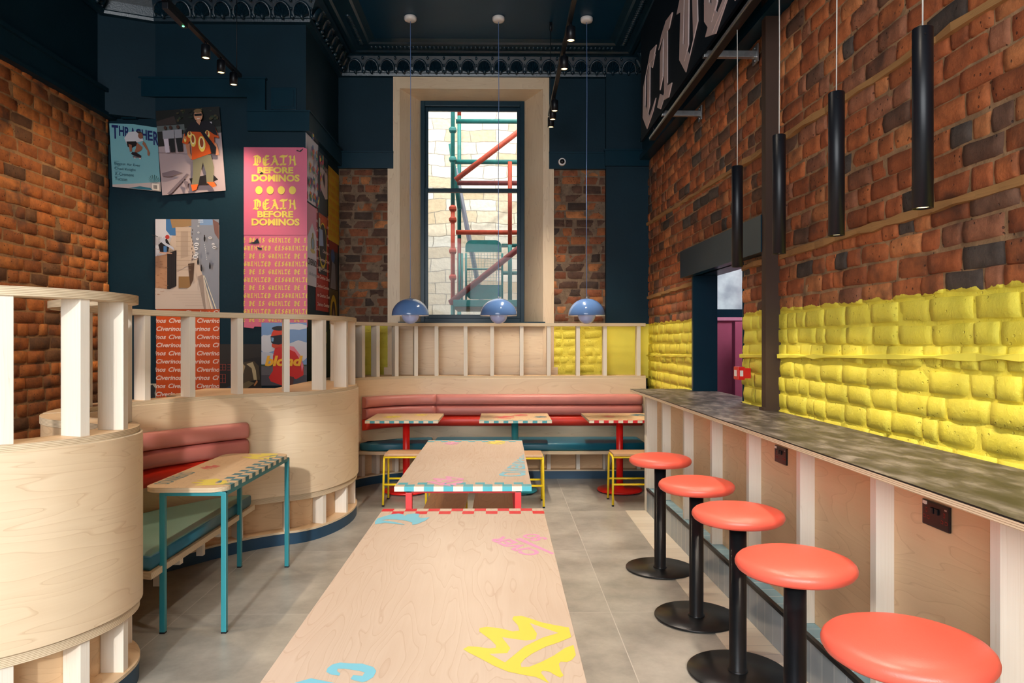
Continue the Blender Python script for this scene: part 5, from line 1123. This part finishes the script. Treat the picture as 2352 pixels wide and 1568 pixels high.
# steep street photograph
p = Print([(0, 0), (.602, 0), (.602, .80), (.575, .855), (0, .855)], g(196, 176, 160))
p.poly([(.30, .855), (.60, .855), (.60, 0), (.55, 0), (.44, .34), (.36, .60)], g(134, 138, 150)); p.rect(.42, .54, .80, .855, g(120, 150, 190)); p.poly([(.54, .855), (.60, .82), (.60, .66), (.56, .72)], g(120, 86, 80))
p.poly([(0, .60), (.12, .62), (.12, .12), (0, .08)], g(176, 132, 100)); p.poly([(0, .855), (.12, .855), (.16, .70), (.10, .52), (0, .50)], g(196, 196, 204)); p.poly([(.10, .855), (.22, .855), (.22, .70), (.14, .70), (.10, .75)], g(60, 110, 160)); p.poly([(.14, .855), (.34, .855), (.34, .79), (.16, .77)], g(150, 120, 84))
p.poly([(.19, .78), (.34, .78), (.32, .42), (.21, .36)], g(188, 168, 150)); p.poly([(.24, .74), (.31, .74), (.31, .50), (.24, .48)], g(170, 150, 134)); p.poly([(.115, .53), (.20, .56), (.20, .22), (.115, .18)], g(26, 24, 26)); p.poly([(.22, .31), (.335, .31), (.335, .20), (.22, .20)], g(140, 106, 66)); p.poly([(.31, .43), (.37, .44), (.36, .28), (.33, .22)], g(84, 62, 46))
p.poly([(.0, .20), (.12, .19), (.30, .19), (.46, .32), (.50, 0), (0, 0)], g(196, 180, 168)); p.poly([(.40, .31), (.45, .33), (.47, .10), (.48, 0), (.46, 0)], g(150, 134, 124)); p.poly([(.452, .32), (.456, .32), (.54, 0), (.53, 0)], g(230, 222, 200)); p.poly([(.462, .32), (.466, .32), (.58, 0), (.57, 0)], g(230, 222, 200))
rr_ = random.Random(8)
for k in range(9):                                                   # windows and ledges on the tenement fronts
    p.rect(.345+.004*(k % 3), .352+.004*(k % 3), .46+.035*k, .478+.035*k, g(70, 62, 60)); p.rect(.20, .34-.0*k, .37+.045*k, .373+.045*k, g(150, 130, 112))
for k in range(9): p.rect(.118+.009*k, .121+.009*k, .19+.003*k, .56, g(60, 56, 58))
for k in range(40): a_, b_ = rr_.uniform(.005, .11), rr_.uniform(.13, .58); p.rect(a_, a_+rr_.uniform(.008, .03), b_, b_+.003, g(140, 98, 70))
for k in range(7): p.rect(.0+.012*k, .003+.012*k, .60, .68, g(40, 40, 44))
for k in range(6): p.poly([(.30-.03*k, .03+.026*k), (.47-.002*k, .03+.026*k), (.47-.002*k, .032+.026*k), (.30-.03*k, .032+.026*k)], g(168, 150, 138))
for k in range(10): p.rect(.425+.01*(k % 5), .431+.01*(k % 5), .815+.018*(k//5), .825+.018*(k//5), g(210, 220, 232))
for (cx, cy, s_) in ((.41, .61, .022), (.405, .57, .02), (.40, .49, .024), (.41, .52, .018), (.42, .66, .014), (.43, .72, .01), (.54, .67, .016), (.58, .58, .018), (.43, .78, .008), (.57, .61, .014)): p.blob(cx, cy, s_, s_*.7, g(222, 222, 226)); p.rect(cx-s_*.7, cx+s_*.7, cy-s_*.2, cy+s_*.15, g(50, 54, 60))
for (cx, cy) in ((.46, .38), (.54, .40), (.49, .66), (.43, .44)): p.blob(cx, cy, .009, .028, g(24, 24, 28)); p.blob(cx, cy+.03, .006, .007, g(60, 44, 40))
for k in range(8): p.rect(.49+.003*k, .494+.003*k, .60-.02*k, .612-.02*k, g(220, 220, 222))
p.poly([(.06, .60), (.10, .64), (.14, .66), (.17, .60), (.15, .54), (.08, .52)], g(20, 18, 24)); p.poly([(.07, .64), (.12, .68), (.13, .62), (.20, .58), (.21, .55), (.12, .60)], g(176, 180, 196)); p.blob(.145, .675, .02, .02, g(170, 50, 44)); p.poly([(.11, .59), (.14, .59), (.14, .53), (.11, .53)], g(66, 110, 160)); p.poly([(.07, .525), (.19, .515), (.19, .525), (.07, .535)], g(190, 150, 130)); p.poly([(0, .70), (.06, .68), (.06, .675), (0, .69)], g(20, 20, 24))
p.build('poster', (-3.290, 6.885, 1.828), (1, 0, 0), (0, 0, 1), 'photo poster of a steep city street with a skateboarder on a railing', 'poster')
# repeated word poster, red-orange
def wordy(w, h, rows, size, bgc, wide, ph):
    p = Print([(0, 0), (w, 0), (w, h), (0, h)], bgc); step = h/rows; base = textpolys('Civerinos', 1, shear=.28, off=.022)
    for r_ in range(rows+1):
        x = -wide*(.62 if r_ % 2 else .06)+ph
        while x < w: p.add(fit(base, x, x+wide*.90, h-step*r_-size*.72-.01, h-step*r_-.01), g(236, 214, 204)); x += wide
    return p
wordy(.60, .93, 12, .060, g(204, 80, 24), .268, .02).build('poster', (-3.285, 6.888, .898), (1, 0, 0), (0, 0, 1), 'orange-red poster of repeated white italic words, behind the booth studs under the street photo', 'poster')
# tall pink poster, two sheets
PK = g(214, 104, 134)
p = Print([(0, 0), (.600, 0), (.600, .82), (.57, .835), (0, .835)], PK)
for vb in (.52, .10):
    P_ = blackletter('DEATH', .15, .23, adv=.80, wx=1.0, ang=48); p.add(fit(P_, .085, .50, vb+.125, vb+.245), YEL)
    p.text('BEFORE', .13, .47, vb+.065, vb+.128, YEL, off=.045); p.text('DOMINOS', .075, .53, vb-.012, vb+.056, YEL, off=.045)
for k in range(4): p.blob(.145+k*.106, .425, .034, .039, YEL, 28)
p.poly([(.50, .80), (.54, .79), (.56, .81), (.565, .825), (.53, .80), (.505, .81)], g(14, 20, 26)); p.poly([(.15, .582), (.17, .60), (.19, .585), (.17, .578)], g(14, 20, 26))
p.build('poster', (-2.455, 6.884, 2.535), (1, 0, 0), (0, 0, 1), 'upper pink poster with yellow gothic and block words and a row of yellow discs', 'poster')
p = Print([(0, 0), (.09, -.01), (.10, .008), (.602, .0), (.602, .88), (0, .885)], g(220, 108, 136)); base = {0: blackletter('E DE IS GUIHLTE DE IS', .062, .2, adv=.82, ang=48), 1: blackletter('GUIHLTED EISGUIHLTE', .062, .2, adv=.82, ang=48)}
for r_ in range(11):
    vv = .80-r_*.0755; P_ = base[r_ % 2]; a, b, c, d = bounds(P_); wd = .92 if r_ % 2 == 0 else .84; p.add(fit(P_, -.01 if r_ % 2 == 0 else .0, wd*.72 if False else (.625 if r_ % 2 == 0 else .615), vv, vv+.056), YEL)
p.poly([(.04, .80), (.10, .815), (.13, .85), (.15, .80), (.10, .795)], g(16, 30, 38)); p.poly([(.125, .765), (.17, .755), (.175, .74), (.14, .74)], g(16, 30, 38)); p.poly([(.41, .09), (.47, .115), (.49, .112), (.42, .082)], g(16, 30, 38))
p.build('poster', (-2.455, 6.888, 1.655), (1, 0, 0), (0, 0, 1), 'lower pink poster covered in rows of mirrored yellow gothic letters', 'poster')
# figure in a red helmet
p = Print([(0, 0), (.43, 0), (.43, .60), (0, .60)], g(122, 158, 206))
p.blob(.06, .40, .10, .09, g(206, 212, 224), 16, .15, 1); p.blob(.35, .33, .13, .10, g(206, 210, 222), 16, .15, 2); p.blob(.33, .56, .12, .03, g(214, 218, 228), 14, .2, 3); p.blob(.02, .26, .12, .06, g(190, 200, 218), 14, .1, 5); p.rect(0, .43, 0, .185, g(96, 96, 104)); p.rect(0, .43, .185, .20, g(56, 76, 44)); p.rect(0, .43, .0, .10, g(70, 72, 84))
p.poly([(.13, .36), (.20, .39), (.30, .37), (.36, .30), (.40, .20), (.40, .10), (.33, .06), (.25, .10), (.23, .02), (.20, .0), (.09, .04), (.07, .08), (.11, .14), (.11, .28)], g(206, 36, 32)); p.poly([(.25, .38), (.31, .37), (.37, .29), (.40, .19), (.385, .13), (.37, .24), (.32, .32), (.25, .35)], g(226, 130, 150)); p.poly([(.23, 0), (.30, 0), (.31, .08), (.24, .10)], g(92, 50, 46))
p.blob(.18, .46, .088, .098, g(214, 62, 30), 24); p.blob(.17, .545, .07, .022, g(20, 20, 30)); p.poly([(.088, .47), (.20, .485), (.23, .455), (.20, .40), (.13, .38), (.095, .41)], g(18, 20, 34)); p.poly([(.10, .40), (.16, .39), (.18, .37), (.13, .355), (.10, .37)], g(206, 70, 40)); p.poly([(.095, .46), (.12, .455), (.115, .42), (.098, .42)], g(120, 170, 210))
p.text('blond', .035, .395, .185, .285, g(244, 184, 48), shear=.22, off=.045)
p.build('poster', (-2.288, 6.886, 1.10), (1, 0, 0), (0, 0, 1), 'poster of a crouching figure in a red helmet and hooded jacket under blue sky', 'poster')
# dark painting print
p = Print([(0, 0), (.40, 0), (.40, .45), (0, .45)], g(26, 24, 24)); p.poly([(.0, .45), (.4, .45), (.4, .33), (.2, .30), (.0, .25)], g(40, 36, 32))
for (a, b, c, d) in ((.0, .065, .20, .26), (.078, .14, .20, .26), (.0, .065, .08, .165)):
    for q in ((a, b, c, c+.006), (a, b, d-.006, d), (b-.006, b, c, d), ((a+b)/2-.003, (a+b)/2+.003, c, d), (a, b, (c+d)/2-.002, (c+d)/2+.002)): p.rect(q[0], q[1], q[2], q[3], g(132, 58, 48))
p.poly([(.19, .20), (.24, .28), (.33, .29), (.38, .24), (.39, .11), (.30, .10), (.22, .02), (.19, .0)], g(70, 60, 42)); p.poly([(.20, .20), (.22, .27), (.25, .24), (.22, .13)], g(170, 148, 112)); p.poly([(.26, .26), (.32, .28), (.35, .20), (.36, .11), (.33, .11), (.31, .22)], g(186, 172, 136)); p.poly([(.20, .06), (.28, .10), (.34, .08), (.27, .03), (.20, .0)], g(104, 92, 64)); p.poly([(.34, .05), (.37, .09), (.36, .11), (.33, .06)], g(176, 120, 74)); p.poly([(.02, .01), (.10, .05), (.18, .06), (.16, .02)], g(34, 52, 72))
p.build('poster', (-2.690, 6.892, 1.045), (1, 0, 0), (0, 0, 1), 'dark poster with pale draped cloth and red window shapes, low on the chimney breast', 'poster')
p = Print([(0, 0), (.085, 0), (.08, .15), (0, .15)], g(176, 170, 150)); p.poly([(.01, .0), (.07, .0), (.06, .06), (.07, .10), (.04, .14), (.01, .13)], g(36, 44, 48)); p.build('poster', (-3.36, 6.890, .97), (1, 0, 0), (0, 0, 1), 'small pale sticker with a dark shape, low beside the orange word poster', 'sticker')
# side face posters
sx = -1.868
def side(p, y, z, label, lift=0.0, cat='poster'): p.build('poster', (sx+lift, y, z), (0, 1, 0), (0, 0, 1), label, cat)
rnd = random.Random(4); p = Print([(0, 0), (.46, 0), (.46, .64), (0, .64)], g(224, 220, 232))
for k in range(17):
    cx, cy, r_ = ((k % 4)*.125+.04+(.05 if (k//4) % 2 else 0), .06+(k//4)*.135+rnd.uniform(-.02, .02), rnd.uniform(.030, .058))
    for j in range(6): a = j*math.pi/3+k; p.blob(cx+r_*.75*math.cos(a), cy+r_*.85*math.sin(a), r_*.45, r_*.5, rnd.choice([g(196, 40, 90), g(230, 120, 40), g(60, 120, 170), g(120, 60, 130), g(70, 150, 110), g(226, 196, 60)]), 10)
    p.blob(cx, cy, r_*.45, r_*.5, rnd.choice([g(236, 210, 90), g(220, 80, 60)]), 12)
side(p, 6.885, 2.875, 'poster of scattered multicoloured flowers on white, at the top of the side face')
p = Print([(0, 0), (.40, 0), (.40, .80), (0, .80)], g(28, 44, 52)); p.poly([(.08, .72), (.40, .70), (.40, .38), (.30, .36), (.10, .44)], g(206, 186, 184))
xs = .02
for i, ch in enumerate('THRASHER'): p.text(ch, xs, xs+.036, .66-.006*abs(i-3), .775-.004*abs(i-3), g(16, 16, 20), off=.03); xs += .046
p.poly([(.18, .56), (.24, .63), (.27, .54), (.25, .46), (.22, .52)], g(16, 16, 20)); p.rect(.01, .07, .03, .12, g(206, 200, 170)); side(p, 7.32, 2.66, 'pale and black magazine cover poster beside the flower poster', .004)
p = Print([(0, 0), (.50, 0), (.50, .80), (0, .80)], g(214, 184, 40))
for r_ in range(9):
    for c_ in range(3): p.text('TOGETHER' if r_ % 2 else 'NETWORK', -.04+c_*.2-(.06 if r_ % 2 else 0), .12+c_*.2-(.06 if r_ % 2 else 0), .735-r_*.085, .785-r_*.085, g(214, 120, 40), off=.01)
side(p, 7.77, 2.62, 'yellow poster of repeated orange words, next to the back brick pier', .002)
p = Print([(0, 0), (.385, 0), (.385, .79), (0, .79)], g(222, 150, 178)); p.poly([(0, .0), (.385, .0), (.385, .50), (.22, .62), (0, .42)], g(214, 214, 230))
for (cx, cy, rx, ry, cc) in ((.24, .42, .07, .075, g(150, 140, 90)), (.24, .42, .045, .055, g(130, 160, 190)), (.24, .50, .03, .03, g(160, 150, 100)), (.24, .345, .09, .02, g(196, 184, 120))): p.blob(cx, cy, rx, ry, cc, 12, .12, 3)
p.text('CIVERINOS', .05, .40, .20, .265, g(28, 26, 34), off=.02); p.text('kills hunger', .09, .40, .09, .135, g(120, 140, 160)); side(p, 6.885, 2.065, 'pink and lilac poster with a crest and black capitals, on the side face', .002)
wordy(.53, 1.03, 11, .052, g(186, 44, 28), .27, .0).build('poster', (sx+.001, 7.25, 1.835), (0, 1, 0), (0, 0, 1), 'dark red poster of repeated white italic words, on the side face', 'poster')
p = Print([(0, 0), (.36, 0), (.36, .62), (0, .62)], g(30, 34, 34)); p.rect(0, .36, .50, .62, g(186, 74, 34)); p.text('THRAS', .02, .34, .50, .60, g(214, 96, 40), off=.03); p.blob(.18, .30, .165, .24, g(214, 190, 40), 24); p.blob(.18, .31, .145, .215, g(28, 34, 36), 24); p.poly([(.02, .28), (.20, .30), (.16, .46), (.02, .46)], g(150, 170, 206)); p.rect(.01, .07, .02, .07, g(220, 214, 206)); side(p, 7.33, 2.215, 'dark magazine poster with a yellow oval ring, over the red word poster', .006)
p = Print([(0, 0), (.40, 0), (.40, .52), (0, .52)], g(60, 56, 62)); p.rect(0, .4, .42, .52, g(130, 34, 30)); p.blob(.16, .36, .09, .08, g(50, 90, 150)); p.poly([(.05, .0), (.30, .0), (.26, .28), (.12, .30)], g(126, 130, 146)); side(p, 7.80, 2.10, 'grey and red photo poster under the yellow one', .004)
p = Print([(0, 0), (.42, 0), (.42, .44), (0, .44)], g(66, 62, 34)); p.blob(.2, .18, .15, .2, g(206, 176, 44), 20); p.blob(.2, .16, .10, .15, g(24, 26, 26), 20); p.poly([(.12, .1), (.2, .24), (.28, .1), (.24, .04), (.16, .04)], g(150, 120, 100)); side(p, 7.80, 1.655, 'dark and yellow poster lowest on the side face, near the corner', .003)
p = Print([(0, 0), (.07, 0), (.07, .12), (0, .12)], g(206, 196, 50)); p.rect(.02, .05, .04, .10, g(70, 110, 60)); side(p, 7.62, 1.50, 'small yellow sticker low on the side face behind the studs', .001, 'sticker')
# tall taped cartoon-coloured print on the left wall, seen as a sliver
p = Print([(0, 0), (.40, 0), (.40, .78), (0, .78)], g(232, 196, 176)); p.blob(.33, .62, .08, .12, g(230, 160, 40), 18); p.blob(.33, .22, .07, .16, g(60, 110, 70), 14, .1); p.poly([(.24, .46), (.39, .46), (.39, .34), (.24, .34)], g(206, 150, 140))
for k in range(6): p.rect(.24, .40, .35+k*.02, .354+k*.02, g(60, 30, 30))
for (a, b) in ((0, 0), (.34, 0), (0, .74), (.34, .74)): p.rect(a, a+.06, b, b+.04, g(20, 120, 70))
p.build('poster', (-3.695, 4.10, 1.0), (0, 1, 0), (0, 0, 1), 'green-taped print with orange and green shapes on the left brick wall, seen between studs', 'poster')

# ------------------------------------------------------------------ outside the window
mb = MB(); mb.box((-6, 13.0, -1), (3.0, 13.3, 9), STONE); mb.box((.75, 12.55, -1), (3.0, 13.0, 9), STONE); structure(mb.build('wall_outside'))
mb = MB(); mb.box((-8, 8.8, -.2), (5, 14, -.1), flat('yard_paving', srgb(150, 144, 134), .9)); structure(mb.build('ground_outside'))
SG = flat('scaffold_green', srgb(22, 112, 104), .5, noise=.15, nscale=14); SR = flat('scaffold_red', srgb(186, 66, 34), .6, noise=.2, nscale=14); SM = flat('scaffold_maroon', srgb(128, 52, 46), .6, noise=.2, nscale=14); SY = flat('ladder_grey', srgb(140, 140, 150), .5)
t = thing('scaffold', 'green and rust-red tube scaffold outside the window', 'scaffold', (-.3, 11, 0)); Y = 11.0; r = .032
def pole(name, pts, mt, rr=r):
    mb = MB()
    for (a, b), m_ in zip(zip(pts, pts[1:]), mt): mb.cyl(a, b, rr, m_, seg=14)
    mb.build(name, t)
pole('upright', [(-.745, Y, -.1), (-.745, Y, 2.13), (-.745, Y, 3.60), (-.745, Y, 7)], [SG, SR, SG]); pole('upright', [(-.69, Y+.75, -.1), (-.69, Y+.75, 2.3), (-.69, Y+.75, 3.2), (-.69, Y+.75, 5.2), (-.69, Y+.75, 7)], [SG, SM, SG, SR]); pole('upright', [(.128, Y, 2.1), (.128, Y, 3.0), (.128, Y, 4.27)], [SG, SR])
for (z_, m_, xa) in ((4.91, SG, -.70), (4.285, SG, -.72), (3.96, SM, -.68), (3.20, SR, -.70)): pole('rail', [(xa, Y+.08, z_), (1.5, Y+.08, z_)], [m_], .036)
for z_ in (3.01, 2.58): pole('rail', [(.0, Y+.15, z_), (1.5, Y+.15, z_)], [SG], .028)
pole('brace', [(-.70, Y-.08, 3.97), (.6, Y-.08, 4.97)], [SR], .04); pole('brace', [(-.78, Y-.12, 2.10), (1.0, Y-.12, 3.52)], [SM], .046); pole('brace', [(-.80, Y+.3, 4.62), (-.66, Y+.3, 3.6)], [SG], .034)
for z_ in (4.75, 4.30, 3.55, 3.38, 2.9, 2.5, 2.12):
    mb = MB(); mb.cyl((-.745, Y, z_-.04), (-.745, Y, z_+.04), .047, SG if z_ > 3.6 else SR, seg=10); mb.box((-.80, Y-.05, z_-.02), (-.69, Y+.05, z_+.02), SG if z_ > 3.6 else SR, .006); mb.build('coupler', t)
mb = MB(); mb.box((-.70, Y-.25, 2.0), (1.5, Y+.6, 2.05), flat('scaffold_board', srgb(110, 100, 84), .9)); mb.box((-.72, Y-.30, 2.04), (1.5, Y-.24, 2.14), SG, .01); mb.build('deck', t)
t = thing('ladder', 'grey metal ladder leaning inside the scaffold', 'ladder', (-.5, 11.4, 0))
for dy in (0, .36):
    mb = MB(); mb.cyl((-.73, 11.35+dy, 4.25), (-.30, 11.35+dy, 2.05), .035, SY, seg=4); mb.build('stile', t)
for k in range(8):
    f = (k+.5)/8; mb = MB(); mb.cyl((-.73+.43*f, 11.35, 4.25-2.2*f), (-.73+.43*f, 11.71, 4.25-2.2*f), .014, SY, seg=8); mb.build('rung', t)
t = thing('mesh_gate', 'green loading gate with wire mesh standing on the scaffold deck', 'gate', (-.2, 10.95, 2.14)); Y = 10.92
def rpanel(x0, x1, z0, z1, rr, top):
    P = [(x0, z0), (x1, z0)]+[(x1-rr+rr*math.cos(R(a)), z1-rr+rr*math.sin(R(a))) for a in range(0, 91, 15)]+[(x0+rr+rr*math.cos(R(a)), z1-rr+rr*math.sin(R(a))) for a in range(90, 181, 15)]
    if not top: P = [(p[0], z0+z1-p[1]) for p in P]
    return P
mx = Matrix(((1, 0, 0, 0), (0, 0, 1, 0), (0, 1, 0, 0), (0, 0, 0, 1)))
for (q, tp) in (((-.55, .0, 2.88, 3.06, .10), True), ((-.54, .01, 2.16, 2.38, .10), False)):
    mb = MB(); mb.prism(rpanel(*q, tp), Y, Y+.02, SG, mat=mx); mb.build('panel', t)
for x_ in (-.60, -.64, -.54, .01):
    mb = MB(); mb.cyl((x_, Y+.01, 2.14), (x_, Y+.01, 2.86), .016, SG, seg=10); mb.build('upright', t)
mb = MB(); mb.cyl((-.55, Y+.01, 2.62), (.01, Y+.01, 2.62), .013, SG, seg=8); mb.build('cross_bar', t)
mb = MB()
for k in range(12): x_ = -.54+k*.046; mb.box((x_, Y+.004, 2.30), (x_+.004, Y+.008, 2.90), SG)
for k in range(14): z_ = 2.32+k*.042; mb.box((-.54, Y+.004, z_), (.01, Y+.008, z_+.004), SG)
mb.build('wire_mesh', t)
